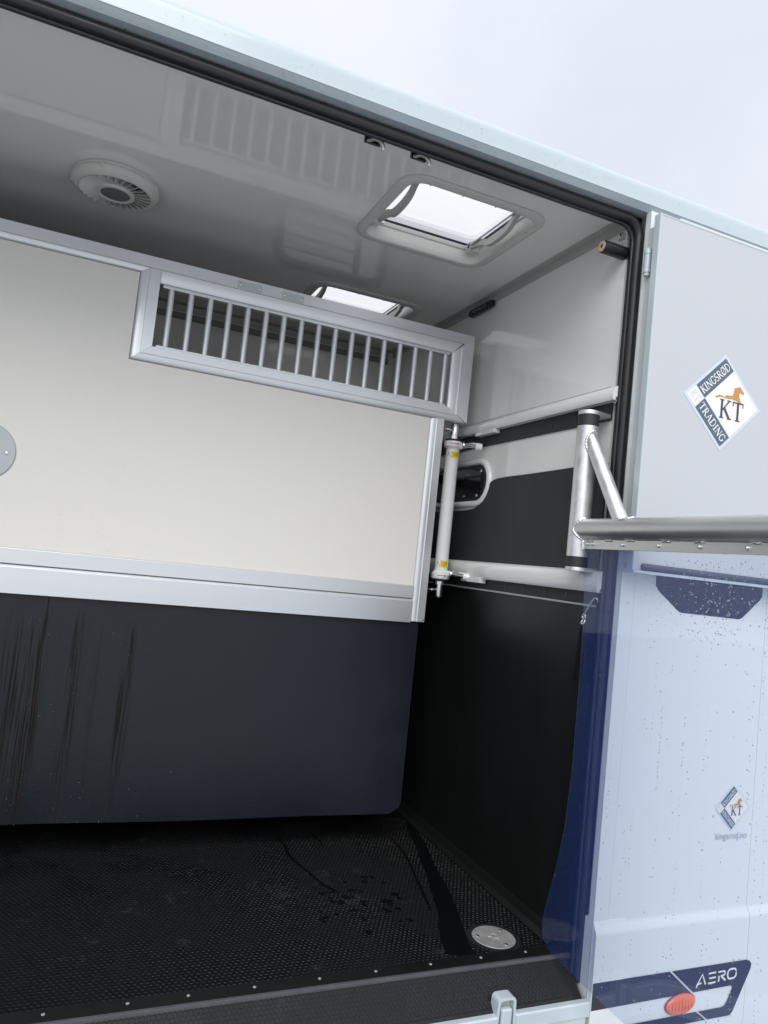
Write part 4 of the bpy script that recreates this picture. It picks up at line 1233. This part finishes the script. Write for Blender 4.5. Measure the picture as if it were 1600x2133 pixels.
# inner channels of the grille with small screws
for z0, z1 in ((GZ1 - 0.011, GZ1 - 0.0005), (GZ0 + 0.0005, GZ0 + 0.009)):
    ch = build(MB().box(GX0 + 0.012, GX1 - 0.008, YP + 0.008, YP + 0.036, z0, z1), 'channel', M['alu'], part, bevel=0.001)
    if z0 > 0.7:
        for k in range(5):
            screw(ch, (0.24 + 0.24 * k, YP + 0.013, z0), (0, 0, -1), 0.004, 0.002, 'steel')
bar0 = None
for k in range(17):
    x = 0.187 + (1.240 - 0.187) * k / 16
    if bar0 is None:
        bar0 = build(MB().tube([(x, YP + 0.022, GZ0 + 0.006), (x, YP + 0.022, GZ1 - 0.006)], 0.0106, 18), 'bar', M['alu_v'], part, smooth=50)
        bx0 = x
    else:
        c = bar0.copy()
        COL.objects.link(c)
        c.parent = part
        c.location = (x - bx0, 0, 0)
# catch plates on the top rail
for (xa, xb) in ((0.400, 0.484), (0.560, 0.640)):
    pl = build(MB().box(xa, xb, YP - 0.0026, YP - 0.0002, 0.902, 0.9265), 'catch_plate', M['galv'], part, bevel=0.0006)
    for xx in (xa + 0.008, xb - 0.007):
        screw(pl, (xx, YP - 0.0026, 0.9142), (0, -1, 0), 0.0042, 0.0016, 'steel')
# round cover disc near the left edge
dc = build(MB().lathe([(0.089, 0), (0.089, 0.003), (0.0872, 0.0045), (1e-5, 0.0045)], (-0.299, YP + 0.0098, 0.215), (0, -1, 0), 64), 'cover_disc', mat('grey_disc', (0.47, 0.49, 0.52), 0.45, metal=0.35, var=0.06, vscale=20), part, smooth=30, label='round grey cover disc on the cream board')
for a in (0, 90, 180, 270):
    screw(dc, (-0.299 + 0.064 * math.cos(R(a)), YP + 0.0052, 0.215 + 0.064 * math.sin(R(a))), (0, -1, 0), 0.0055, 0.002, 'steel', n=14)
# hanging mat with rounded corner, gently bellied
def mat_sheet():
    nx, nz = 70, 34
    mb = MB()
    xR, zT, zBm, rc = 1.2395, -0.205, -0.9195, 0.045
    def pos(i, j, side):
        z = zT + (zBm - zT) * j / nz
        xr_ = xR - 0.012 * (j / nz)
        d = (zBm + rc) - z
        if d > 0:
            xr_ -= rc - math.sqrt(max(0, rc * rc - d * d))
        x = PX0 + (xr_ - PX0) * i / nx
        t_ = j / nz
        y = YP + 0.018 - 0.010 * t_ + 0.006 * math.sin(x * 3.1 + 0.8) * t_ + 0.005 * math.sin(x * 7.0 + 2) * t_ * t_ - 0.006 * t_ * max(0, (x - 0.9)) * 3
        zz = z - 0.006 * math.sin(x * 2.2) * t_
        return (x, y + (0.008 if side else 0), zz)
    for side in (0, 1):
        for i in range(nx + 1):
            for j in range(nz + 1):
                mb.v.append(pos(i, j, side))
    A = (nx + 1) * (nz + 1)
    id_ = lambda i, j, s: s * A + i * (nz + 1) + j
    for i in range(nx):
        for j in range(nz):
            mb.f.append((id_(i, j, 0), id_(i + 1, j, 0), id_(i + 1, j + 1, 0), id_(i, j + 1, 0)))
            mb.f.append((id_(i, j, 1), id_(i, j + 1, 1), id_(i + 1, j + 1, 1), id_(i + 1, j, 1)))
    for i in range(nx):
        mb.f.append((id_(i, nz, 0), id_(i + 1, nz, 0), id_(i + 1, nz, 1), id_(i, nz, 1)))
        mb.f.append((id_(i, 0, 0), id_(i, 0, 1), id_(i + 1, 0, 1), id_(i + 1, 0, 0)))
    for j in range(nz):
        mb.f.append((id_(nx, j, 0), id_(nx, j, 1), id_(nx, j + 1, 1), id_(nx, j + 1, 0)))
        mb.f.append((id_(0, j, 0), id_(0, j + 1, 0), id_(0, j + 1, 1), id_(0, j, 1)))
    return mb
build(mat_sheet(), 'hanging_mat', M['stall'], part, smooth=40)

# ------------------------------------------------------------------ white hinge post on the end wall
PXc, PYc = 1.318, 2.530
post = thing('hinge_post', 'white telescopic hinge post with warning labels beside the partition', 'post', (PXc, PYc, -0.13))
up = (0, 0, 1)
build(MB().lathe([(0.0265, -0.012), (0.0265, 0.484)], (PXc, PYc, 0), up, 36), 'tube', M['rail_white'], post, smooth=40)
for (zc2, s_) in ((0.486, 1), (-0.016, -1)):
    pr = [(0.0265, -0.020 * s_), (0.030, -0.014 * s_), (0.0365, -0.008 * s_), (0.037, 0.010 * s_), (0.035, 0.013 * s_), (0.020, 0.0135 * s_)]
    if s_ < 0:
        pr = pr[::-1]
    fl = build(MB().lathe(pr, (PXc, PYc, zc2 + 0.008 * s_), up, 36), 'flange', M['rail_white'], post, smooth=40)
    build(MB().lathe([(0.031, 0), (0.032, 0.002), (0.032, 0.006), (0.030, 0.008)], (PXc, PYc, zc2 + (0.022 if s_ > 0 else -0.030)), up, 28), 'washer', M['rubber'], post, smooth=40)
    pin = build(MB().lathe([(0.024, 0.0), (0.024, 0.012), (0.0165, 0.0125), (0.0165, 0.058), (0.014, 0.063), (0.004, 0.064)], (PXc, PYc, zc2 + 0.031 * s_), (0, 0, s_), 28), 'pin_cap', M['steel'], post, smooth=40)
    build(MB().tube([(PXc - 0.014, PYc - 0.004, zc2 + 0.066 * s_), (PXc - 0.050, PYc - 0.006, zc2 + 0.066 * s_)], [0.0055, 0.0055], 12).lathe([(0.008, 0), (0.008, 0.006)], (PXc - 0.030, PYc - 0.005, zc2 + 0.066 * s_), (-1, 0, 0), 12),
          'set_screw', M['steel'], pin, smooth=40)
    # bracket arm to the rail, with sliding foot and spring knob
    za = zc2 + 0.004
    zr = 0.5405 if s_ > 0 else -0.0235
    build(MB().add([(PXc + 0.0, PYc - 0.030, za - 0.010), (PXc + 0.02, PYc - 0.032, za - 0.010), (XR - 0.030, PYc - 0.105, za - 0.010), (XR - 0.052, PYc - 0.085, za - 0.010), (PXc + 0.03, PYc + 0.02, za - 0.010),
                    (PXc + 0.0, PYc - 0.030, za + 0.010), (PXc + 0.02, PYc - 0.032, za + 0.010), (XR - 0.030, PYc - 0.105, za + 0.010), (XR - 0.052, PYc - 0.085, za + 0.010), (PXc + 0.03, PYc + 0.02, za + 0.010)],
                   [(4, 3, 2, 1, 0), (5, 6, 7, 8, 9), (0, 1, 6, 5), (1, 2, 7, 6), (2, 3, 8, 7), (3, 4, 9, 8), (4, 0, 5, 9)]), 'bracket_arm', M['rail_white'], post, bevel=0.002, smooth=40)
    zb0 = min(za + 0.0, zr) - 0.010
    build(MB().box(XR - 0.034, XR - 0.007, PYc - 0.215, PYc - 0.075, zr - 0.012, zr + (0.003 if s_ > 0 else 0.004)), 'slide_foot', M['rail_white'], post, bevel=0.002, smooth=40)
    build(MB().tube([(PXc + 0.010, PYc - 0.062, za - 0.001), (XR - 0.040, PYc - 0.107, za - 0.006)], 0.0085, 16).lathe([(0.0135, 0), (0.0135, 0.005), (0.009, 0.007)], (PXc + 0.010, PYc - 0.062, za - 0.001), (0.9, -0.43, -0.05), 18),
          'spring_knob', M['steel'], post, smooth=40)
    build(MB().lathe([(0.0135, 0), (0.0145, 0.002), (0.0145, 0.024), (0.012, 0.026)], (XR - 0.044, PYc - 0.106, za - 0.006), (0.9, -0.43, -0.05), 20), 'knob_sleeve', M['rail_white'], post, smooth=40)
    # warning label wrapped on the tube and an arrow label on the flange
    zl = (0.440 if s_ > 0 else 0.008)
    def wrap(a0, a1, z0, z1, r_, m_, nm, par):
        nn = 10
        mb = MB()
        for i in range(nn + 1):
            a = R(a0 + (a1 - a0) * i / nn)
            for z in (z0, z1):
                mb.v.append((PXc + r_ * math.cos(a), PYc + r_ * math.sin(a), z))
        mb.f += [(2 * i, 2 * i + 2, 2 * i + 3, 2 * i + 1) for i in range(nn)]
        return build(mb, nm, M[m_], par, smooth=60)
    lb = wrap(-176, -126, zl, zl + 0.027, 0.0268, 'decal_white', 'warning_label', post)
    yl = wrap(-126, -58, zl, zl + 0.027, 0.0269, 'yellow', 'warning_label', post)
    def onT(a, z, r_):
        return (PXc + r_ * math.cos(R(a)), PYc + r_ * math.sin(R(a)), z)
    mb = MB()
    for (p, q) in (((-168, zl + 0.003), (-150, zl + 0.024)), ((-150, zl + 0.024), (-131, zl + 0.003)), ((-131, zl + 0.003), (-168, zl + 0.003)), ((-150, zl + 0.008), (-150, zl + 0.017))):
        mb.tube([onT(p[0], p[1], 0.0268), onT(q[0], q[1], 0.0268)], 0.0008, 6)
    build(mb, 'warning_sign', M['red'], lb)
    tcv = bpy.data.curves.new('label_text', 'FONT')
    tcv.body = 'Do not forget\nto lock me'
    tcv.size = 0.0072
    tcv.align_x = 'CENTER'
    to = bpy.data.objects.new('label_text', tcv)
    COL.objects.link(to)
    me = bpy.data.meshes.new_from_object(to.evaluated_get(bpy.context.evaluated_depsgraph_get()))
    mb = MB()
    mb.v = [onT(-92 + math.degrees(v.co.x * 0.72 / 0.0272), zl + 0.0155 + v.co.y * 1.1, 0.0272) for v in me.vertices]
    mb.f = [tuple(p.vertices) for p in me.polygons]
    bpy.data.objects.remove(to)
    build(mb, 'lettering', M['decal_black'], yl)
    zf_ = zc2 + 0.008 * s_ + 0.001 * s_
    ar = wrap(-150, -70, zf_ - 0.005, zf_ + 0.007, 0.0375, 'decal_white', 'arrow_label', post)
    mb = MB()
    pts = [onT(a, zf_ + 0.001, 0.0378) for a in range(-138, -84, 6)]
    mb.tube(pts, 0.0012, 6)
    mb.tube([onT(-92, zf_ + 0.001, 0.0378), onT(-78, zf_ + 0.001, 0.0378)], [0.0035, 0.0002], 8)
    build(mb, 'arrow', M['red'], ar)

# ------------------------------------------------------------------ swing-out bar that carries the curtain
TX, TY = 1.336, 1.722
bar = thing('swing_bar', 'welded aluminium swing bar with upright tube and diagonal brace reaching out of the doorway', 'swing bar', (TX, TY, 0.04))
build(MB().lathe([(0.0305, 0.078), (0.0305, 0.462)], (TX, TY, 0), up, 40), 'upright_tube', M['tube_alu'], bar, smooth=40)
build(MB().lathe([(0.029, 0.4622), (0.0308, 0.463), (0.0308, 0.494), (0.029, 0.4955)], (TX, TY, 0), up, 40), 'bushing', M['rubber_matt'], bar, smooth=40)
build(MB().lathe([(0.029, 0.048), (0.0308, 0.049), (0.0308, 0.077), (0.029, 0.0778)], (TX, TY, 0), up, 40), 'bushing', M['rubber_matt'], bar, smooth=40)
def plate_outline():
    p = [(TX + 0.031 * math.cos(R(a)), TY + 0.031 * math.sin(R(a))) for a in range(70, 291, 20)]
    p += [(XR - 0.0005, TY - 0.018), (XR - 0.0005, TY + 0.05)]
    return p
build(MB().prism(plate_outline(), 'z', 0.496, 0.508), 'mounting_plate', M['tube_alu'], bar, bevel=0.0015, smooth=40)
build(MB().prism([(x, y) for x, y in plate_outline()], 'z', 0.0365, 0.0475), 'mounting_plate', M['tube_alu'], bar, bevel=0.0015, smooth=40)
BZ = 0.158
YE = 0.72
build(MB().tube([(TX + 0.002, TY - 0.018, BZ), (TX + 0.002, TY - 0.10, BZ), (TX + 0.002, YE, BZ)], 0.0308, 40), 'bar_tube', M['bar_alu'], bar, smooth=40)
build(MB().lathe([(0.0305, 0), (0.029, 0.004), (1e-5, 0.0045)], (TX + 0.002, YE, BZ), (0, -1, 0), 32), 'end_cap', M['black_pl'], bar, smooth=40)
b0, b1 = Vector((TX, TY - 0.018, 0.424)), Vector((TX + 0.002, 1.548, BZ + 0.018))
build(MB().tube([b0, b1], 0.0205, 32), 'brace', M['tube_alu'], bar, smooth=40)
# weld beads
def weld_ring(center, axis, r1, r2, tilt_fn, name='weld'):
    ax = Vector(axis).normalized()
    ref = Vector((1, 0, 0))
    u = ax.cross(ref).normalized(); wv = ax.cross(u)
    pts, rs = [], []
    for i in range(73):
        a = 2 * math.pi * i / 72
        p = Vector(center) + u * math.cos(a) * r1 + wv * math.sin(a) * r2
        pts.append(tilt_fn(p))
        rs.append(0.0034 + 0.0009 * math.sin(i * 2.1))
    return build(MB().tube(pts, rs, 8, caps=False), name, M['weld'], bar, smooth=60)
def on_upright(p):      # push the point onto the upright tube surface, on the side towards the viewer
    dx = max(-0.0300, min(0.0300, p.x - TX))
    return Vector((TX + dx, TY - math.sqrt(max(1e-8, 0.0310 ** 2 - dx * dx)), p.z))
weld_ring((TX, TY, BZ), (0, 1, 0), 0.0325, 0.0295, on_upright)
dirb = (b1 - b0).normalized()
weld_ring(b0 + dirb * 0.002 + Vector((0, 0, -0.012)), (0, 1, 0), 0.036, 0.0205, on_upright)
def on_bar(p):
    dx = max(-0.030, min(0.030, p.x - TX - 0.002))
    return Vector((TX + 0.002 + dx, p.y, BZ + math.sqrt(max(1e-8, 0.0312 ** 2 - dx * dx))))
weld_ring((TX + 0.002, 1.532, BZ), (0, 0, 1), 0.031, 0.0205, on_bar)
# clamping strip with nuts
cs = build(MB().box(TX - 0.004, TX - 0.001, YE + 0.02, 1.694, 0.1015, 0.1275), 'clamp_strip', M['bar_alu'], bar, bevel=0.0006)
build(MB().box(TX + 0.0025, TX + 0.0055, YE + 0.02, 1.694, 0.1015, 0.1275), 'clamp_strip', M['bar_alu'], bar, bevel=0.0006)
build(MB().lathe([(0.009, -0.014), (0.011, -0.006), (0.0095, 0.004), (0.011, 0.012), (0.008, 0.016)], (TX - 0.001, 1.697, 0.114), up, 12), 'weld', M['weld'], bar, smooth=60)
for y in (1.672, 1.651, 1.528, 1.399, 1.268, 1.137, 1.006, 0.875):
    build(MB().lathe([(0.0062, 0), (0.0062, 0.001), (0.0050, 0.0012), (0.0050, 0.0052), (0.0042, 0.006), (0.0024, 0.0062), (0.0024, 0.0095), (1e-5, 0.010)], (TX - 0.004, y, 0.1155), (-1, 0, 0), 6 * 2), 'nut', M['steel'], bar, smooth=30)
for y in (1.665, 1.585, 1.50, 1.375, 1.27, 1.12, 0.98, 0.85):
    pts = [(TX - 0.0045 + 0.002 * math.sin(i * 2.3), y - 0.018 + 0.0045 * i, 0.1265 + 0.0012 * math.sin(i * 1.7)) for i in range(9)]
    build(MB().tube(pts, [0.0015] + [0.0032 + 0.0008 * math.sin(i * 2.9) for i in range(7)] + [0.0015], 8), 'weld', M['weld'], bar, smooth=60)

# ------------------------------------------------------------------ hanging PVC curtain
CXp = TX + 0.0007
curtain_label = 'clear blue tinted plastic curtain hanging from the swing bar, wet with rain'
edge_pts = [(0.120, 1.690), (0.06, 1.688), (-0.02, 1.678), (-0.12, 1.671), (-0.31, 1.666), (-0.51, 1.667), (-0.66, 1.677), (-0.78, 1.699), (-0.87, 1.724), (-0.93, 1.739), (-0.965, 1.743)]
def edge_y(z):
    if z >= edge_pts[0][0]:
        return edge_pts[0][1]
    for (za, ya), (zb2, yb) in zip(edge_pts, edge_pts[1:]):
        if zb2 <= z <= za:
            t_ = (z - zb2) / (za - zb2)
            return yb + (ya - yb) * t_
    z0, y0, rc = -0.965, 1.743, 0.060
    d = min(1, (z0 - z) / 0.062)
    return y0 - 0.060 * (1 - math.sqrt(max(0, 1 - d * d)))
def curtain_x(y, z):
    t_ = max(0, (0.10 - z)) / 1.12
    return CXp + t_ * (0.010 * math.sin(y * 5.2 + 0.6) + 0.004 * math.sin(y * 13 + z * 2.0)) + t_ * t_ * 0.010 * math.sin(z * 5) * max(0, (y - 1.35))
def curtain_mesh():
    nz, ny = 90, 70
    zs = [0.1205 + (-1.027 - 0.1205) * (1 - (1 - j / nz) ** 1.25) for j in range(nz + 1)]
    mb = MB()
    for s_ in (0, 1):
        for j in range(nz + 1):
            ye = edge_y(zs[j])
            for i in range(ny + 1):
                y = ye + (YE + 0.03 - ye) * (i / ny) ** 1.3
                z = zs[j] - (0.010 * max(0.0, min(1.0, (1.66 - y) / 0.25)) if j == nz else 0.010 * max(0.0, min(1.0, (1.66 - y) / 0.25)) * j / nz)
                mb.v.append((curtain_x(y, z) + s_ * 0.0022 - 0.0004, y, z))
    A = (nz + 1) * (ny + 1)
    id_ = lambda j, i, s_: s_ * A + j * (ny + 1) + i
    for j in range(nz):
        for i in range(ny):
            mb.f.append((id_(j, i, 0), id_(j, i + 1, 0), id_(j + 1, i + 1, 0), id_(j + 1, i, 0)))
            mb.f.append((id_(j, i, 1), id_(j + 1, i, 1), id_(j + 1, i + 1, 1), id_(j, i + 1, 1)))
    for j in range(nz):
        mb.f.append((id_(j, 0, 0), id_(j + 1, 0, 0), id_(j + 1, 0, 1), id_(j, 0, 1)))
        mb.f.append((id_(j, ny, 0), id_(j, ny, 1), id_(j + 1, ny, 1), id_(j + 1, ny, 0)))
    for i in range(ny):
        mb.f.append((id_(nz, i, 0), id_(nz, i + 1, 0), id_(nz, i + 1, 1), id_(nz, i, 1)))
        mb.f.append((id_(0, i, 0), id_(0, i, 1), id_(0, i + 1, 1), id_(0, i + 1, 0)))
    return mb
curtain = thing('plastic_curtain', curtain_label, 'curtain', (CXp, 1.4, -1.03))
build(curtain_mesh(), 'sheet', M['pvc'], curtain, smooth=40)

# ------------------------------------------------------------------ small fixtures
bufr = thing('door_buffer', 'black rubber door buffer with beige end on the end wall near the seal', 'buffer', (XR, 1.706, 0.98))
build(MB().lathe([(0.0195, 0), (0.0195, 0.082), (0.0185, 0.0865), (0.0165, 0.0868)], (XR, 1.706, 1.003), (-1, 0, 0), 32), 'buffer_body', M['rubber'], bufr, smooth=40)
build(MB().lathe([(0.0163, 0.0), (0.0163, 0.0016), (0.0062, 0.0018), (0.0062, -0.004)], (XR - 0.0866, 1.706, 1.003), (-1, 0, 0), 28), 'washer', M['bisque'], bufr, smooth=40)
build(MB().lathe([(0.0058, -0.003), (0.005, 0.0006), (0.0025, 0.0006), (0.0022, -0.001), (1e-5, -0.001)], (XR - 0.0866, 1.706, 1.003), (-1, 0, 0), 16), 'bolt', M['black_pl'], bufr, smooth=40)

lamp = thing('interior_lamp', 'slim black LED lamp on the end wall under the ceiling', 'lamp', (XR, 2.54, 1.05))
build(MB().prism([(2.447, 1.062), (2.462, 1.056), (2.618, 1.056), (2.636, 1.064), (2.636, 1.078), (2.622, 1.087), (2.462, 1.087), (2.447, 1.080)], 'x', XR - 0.022, XR - 0.0046), 'housing', M['black_pl'], lamp, bevel=0.004, segs=3, smooth=40)
build(MB().box(XR - 0.0232, XR - 0.0215, 2.475, 2.605, 1.062, 1.081), 'lens', M['glass_dark'], lamp, bevel=0.0005)
for k in range(6):
    build(MB().lathe([(0.0016, 0), (0.001, 0.0006)], (XR - 0.0232, 2.535 + 0.009 * k + (0.012 if k > 2 else 0), 1.068 + 0.004 * (k % 2)), (-1, 0, 0), 8), 'diode', M['decal_white'], lamp)

drain = thing('floor_drain', 'round worn steel drain cover in the floor corner', 'drain', (DR[0], DR[1], ZF))
mb = MB().lathe([(0.0630, -0.003), (0.0630, 0.0012), (0.0615, 0.0022), (0.0175, 0.0022), (0.016, 0.0010)], (DR[0], DR[1], ZF), up, 64)
build(mb, 'cover', M['drain'], drain, smooth=30)
build(MB().lathe([(0.0172, 0.0008), (1e-5, 0.0008)], (DR[0], DR[1], ZF), up, 32), 'recess', M['black_pl'], drain)
build(MB().lathe([(0.0085, 0.0009), (0.0075, 0.0024), (1e-5, 0.0026)], (DR[0], DR[1], ZF), up, 20), 'boss', M['drain'], drain, smooth=40)
for k in range(5):
    a = R(72 * k + 20)
    p0 = Vector((DR[0] + 0.0075 * math.cos(a), DR[1] + 0.0075 * math.sin(a), ZF + 0.0018))
    p1 = Vector((DR[0] + 0.018 * math.cos(a), DR[1] + 0.018 * math.sin(a), ZF + 0.0018))
    build(MB().tube([p0, p1], 0.0018, 8), 'spoke', M['drain'], drain, smooth=40)
for a in (35, 165, 285):
    screw(drain, (DR[0] + 0.048 * math.cos(R(a)), DR[1] + 0.048 * math.sin(R(a)), ZF + 0.0022), up, 0.0055, 0.0022, 'steel', n=14)

def tie_hook(label, x):
    t = thing('ceiling_hook', label, 'hook', (x, 1.705, ZC), 'metal hooks behind the top door seal')
    build(MB().box(x - 0.024, x + 0.020, 1.7005, 1.7105, 1.070, 1.1065), 'backplate', M['black_pl'], t, bevel=0.001)
    pts = smooth_poly([(x - 0.016, 1.700, 1.074), (x - 0.012, 1.692, 1.071), (x - 0.004, 1.684, 1.073), (x + 0.008, 1.681, 1.071), (x + 0.018, 1.683, 1.065), (x + 0.022, 1.686, 1.057)], 2)
    n_ = len(pts)
    build(MB().tube(pts, [0.0045 + 0.0012 * (i / n_) for i in range(n_)], 12), 'hook_arm', mat('cast_zinc', (0.42, 0.40, 0.38), 0.35, metal=0.8, var=0.1, vscale=80), t, smooth=60)
    build(MB().lathe([(1e-5, -0.0062), (0.0045, -0.004), (0.0062, 0), (0.0045, 0.004), (1e-5, 0.0062)], (x + 0.0222, 1.6865, 1.055), up, 14), 'hook_tip', M['galv'], t, smooth=60)
tie_hook('cast metal hook behind the top seal, farther from the corner', 0.570)
tie_hook('cast metal hook behind the top seal, nearer the corner', 0.702)

rl = thing('round_label', 'small round black and white label high on the end wall', 'label', (XR, 1.716, 1.04))
build(MB().lathe([(0.0215, 0), (0.0215, 0.0006), (1e-5, 0.0006)], (XR - 0.0002, 1.722, 1.062), (-1, 0, 0), 32), 'disc', M['decal_white'], rl)
mb = MB()
for k, (dy, dz, ln) in enumerate(((0.004, 0.011, 0.010), (0.0, 0.0035, 0.0135), (-0.001, -0.004, 0.0125), (-0.003, -0.0105, 0.009))):
    mb.box(XR - 0.0014, XR - 0.0009, 1.722 + dy - ln, 1.722 + dy + ln * 0.7, 1.062 + dz - 0.0014, 1.062 + dz + 0.0014)
mb.lathe([(0.0042, 0), (1e-5, 0)], (XR - 0.0010, 1.7325, 1.0735), (-1, 0, 0), 12)
mb.lathe([(0.0036, 0), (1e-5, 0)], (XR - 0.0010, 1.7350, 1.0570), (-1, 0, 0), 12)
build(mb, 'lettering', M['decal_black'], rl)

strap = thing('tether_strap', 'black webbing strap hanging from a bent steel hook behind the curtain', 'strap', (1.385, 1.73, -0.33))
pts = smooth_poly([(1.3985, 1.690, -0.052), (1.392, 1.682, -0.040), (1.388, 1.690, -0.034), (1.386, 1.706, -0.055), (1.385, 1.716, -0.072), (1.385, 1.7275, -0.088)], 2)
hk = build(MB().tube(pts, 0.0032, 10), 'wire_hook', M['steel'], strap, smooth=60)
build(MB().tube([(1.385 + 0.0, 1.7285 + 0.0065 * math.cos(R(a)), -0.0935 + 0.0065 * math.sin(R(a))) for a in range(0, 361, 30)], 0.0028, 8), 'ring', M['steel'], strap, smooth=60)
build(MB().tube([(1.385 + 0.004 * math.sin(R(a)), 1.7295 + 0.006 * math.cos(R(a)), -0.108 + 0.008 * math.sin(R(a))) for a in range(0, 361, 30)], 0.0028, 8), 'ring', M['steel'], strap, smooth=60)
def strap_sheet():
    pr = smooth_poly([(-0.112, 0.008), (-0.13, 0.018), (-0.17, 0.026), (-0.24, 0.028), (-0.275, 0.028)], 2)
    mb = MB()
    n_ = len(pr)
    for dx in (0.0, 0.006):
        for z, hw in pr:
            mb.v += [(1.383 + dx + 0.003 * math.sin(z * 30), 1.733 - hw * 0.55, z), (1.383 + dx + 0.003 * math.sin(z * 30), 1.733 + hw * 0.55, z - 0.006)]
    for i in range(n_ - 1):
        a = 2 * i
        mb.f.append((a, a + 1, a + 3, a + 2))
        b = 2 * n_ + a
        mb.f.append((b, b + 2, b + 3, b + 1))
        mb.f.append((a, a + 2, b + 2, b))
        mb.f.append((a + 1, b + 1, b + 3, a + 3))
    mb.f.append((0, 2 * n_, 2 * n_ + 1, 1))
    e_ = 2 * n_ - 2
    mb.f.append((e_, e_ + 1, 2 * n_ + e_ + 1, 2 * n_ + e_))
    return mb
build(strap_sheet(), 'webbing', M['webbing'], strap, smooth=60)

# ------------------------------------------------------------------ rain
rnd = random.Random(11)
pts = []
for _ in range(420):       # under the roof rail
    x = rnd.uniform(-0.2, 1.40)
    y = rnd.uniform(1.628, 1.655)
    pts.append(((x, y, 1.1025 - (1.66 - y) * 0.06), (0, 0.05, -1), rnd.choice((0.0012, 0.0016, 0.0022, 0.003)), 0.9))
for _ in range(150):
    x = rnd.uniform(-0.2, 1.42)
    s_ = rnd.random()
    pts.append(((x, 1.627 - 0.015 * s_, 1.1005 + 0.011 * s_), (0, -0.6, -0.8), rnd.choice((0.0012, 0.0018, 0.0026)), 0.9))
for _ in range(260):       # on the roof rail face
    x = rnd.uniform(0.0, 2.2)
    z = 1.116 + 0.045 * rnd.random() ** 0.8
    pts.append(((x, 1.6105, min(z, 1.15)), (0, -1, 0), rnd.choice((0.0008, 0.0011, 0.0015, 0.0022)), 0.8))
drops('water_drops', pts, truck, 'water_paint')
pts = []
runs = [(rnd.uniform(0.86, 1.62), rnd.uniform(-0.98, -0.1)) for _ in range(46)]
for yy, zz in runs:        # runs of beads down the curtain
    ln = rnd.uniform(0.05, 0.30)
    k = int(ln / 0.011)
    for i in range(k):
        if rnd.random() < 0.3:
            continue
        z = zz + ln / 2 - i * 0.011 + rnd.uniform(-.003, .003)
        y = yy + rnd.uniform(-.0018, .0018)
        if -1.0 < z < 0.09 and y < edge_y(z) - 0.004:
            pts.append(((curtain_x(y, z) - 0.0004, y, z), (-1, 0, 0), rnd.choice((0.0007, 0.0009, 0.0013)), 0.8))
for _ in range(380):
    z = rnd.uniform(-1.0, 0.09)
    y = 1.70 - 0.75 * rnd.random() ** 0.8
    if y < edge_y(z) - 0.004:
        pts.append(((curtain_x(y, z) - 0.0004, y, z), (-1, 0, 0), rnd.choice((0.0006, 0.0008, 0.001, 0.0015)), 0.8))
for _ in range(330):       # spatter near the clamp, in front of the tinted window
    z = 0.085 - 0.19 * rnd.random() ** 1.2
    y = rnd.gauss(1.22, 0.07)
    if y < edge_y(z) - 0.004:
        pts.append(((curtain_x(y, z) - 0.0004, y, z), (-1, 0, 0), rnd.choice((0.0006, 0.0009, 0.0012, 0.0016)), 0.8))
for zz in range(150):      # beads along the left border
    z = 0.0 - 0.0066 * zz + rnd.uniform(-.002, .002)
    for dd in (0.004, 0.013):
        if rnd.random() < 0.55 and z > -1.0:
            y = edge_y(z) - dd - rnd.uniform(0, .003)
            pts.append(((curtain_x(y, z) - 0.0004, y, z), (-1, 0, 0), rnd.choice((0.0005, 0.0007, 0.001)), 0.8))
drops('water_drops', [(p, n_, r_ * 1.35, f_) for p, n_, r_, f_ in pts], curtain, 'water_clear')
pts = []
cols_ = [rnd.gauss(-0.03, 0.10) for _ in range(16)]
for _ in range(330):       # spatter and runs on the cream board and frame
    x = rnd.choice(cols_) + rnd.gauss(0, 0.002) if rnd.random() < 0.6 else rnd.gauss(-0.02, 0.12)
    z = rnd.uniform(-0.07, 0.80)
    if x < 0.07 or z < 0.57:
        pts.append(((x, YP + 0.010, z), (0, -1, 0), rnd.choice((0.0007, 0.001, 0.0014)), 0.7))
for _ in range(40):
    pts.append(((rnd.gauss(-0.05, 0.09), YP, rnd.uniform(0.915, 0.936)), (0, -1, 0), rnd.choice((0.001, 0.0015, 0.002)), 0.8))
drops('water_drops', [(p, n_, r_ * 1.3, f_) for p, n_, r_, f_ in pts], part, 'water_board')
pts = []
for _ in range(90):
    pts.append(((rnd.gauss(0.0, 0.12), YP - 0.0008, rnd.uniform(-0.21, -0.135)), (0, -1, 0), rnd.choice((0.0008, 0.0012, 0.0016)), 0.7))
for _ in range(170):       # on the mat
    x = rnd.gauss(0.05, 0.16)
    z = -0.92 + 0.65 * rnd.random() ** 1.8
    t_ = (z + 0.205) / (-0.7145)
    y = YP + 0.018 - 0.010 * t_ + 0.006 * math.sin(x * 3.1 + 0.8) * t_ + 0.005 * math.sin(x * 7.0 + 2) * t_ * t_
    pts.append(((x, y - 0.0004, z), (0, -1, 0), rnd.choice((0.001, 0.0014, 0.002, 0.0026)), 0.7))
drops('water_drops', pts, part)
pts = []
for _ in range(70):
    y = rnd.uniform(1.0, 1.62)
    a = R(rnd.uniform(150, 235))
    nn = Vector((math.cos(a), 0, math.sin(a)))
    pts.append((Vector((TX + 0.002, y, BZ)) + nn * 0.0308, nn, rnd.choice((0.0006, 0.0009, 0.0013)), 0.8))
for y in [rnd.uniform(1.0, 1.6) for _ in range(14)]:
    pts.append(((TX - 0.0025, y, 0.1014), (0, 0, -1), rnd.uniform(0.0016, 0.0028), 1.1))
drops('water_drops', pts, bar)

for o in bpy.data.objects:
    if '_org' in o:
        del o['_org']
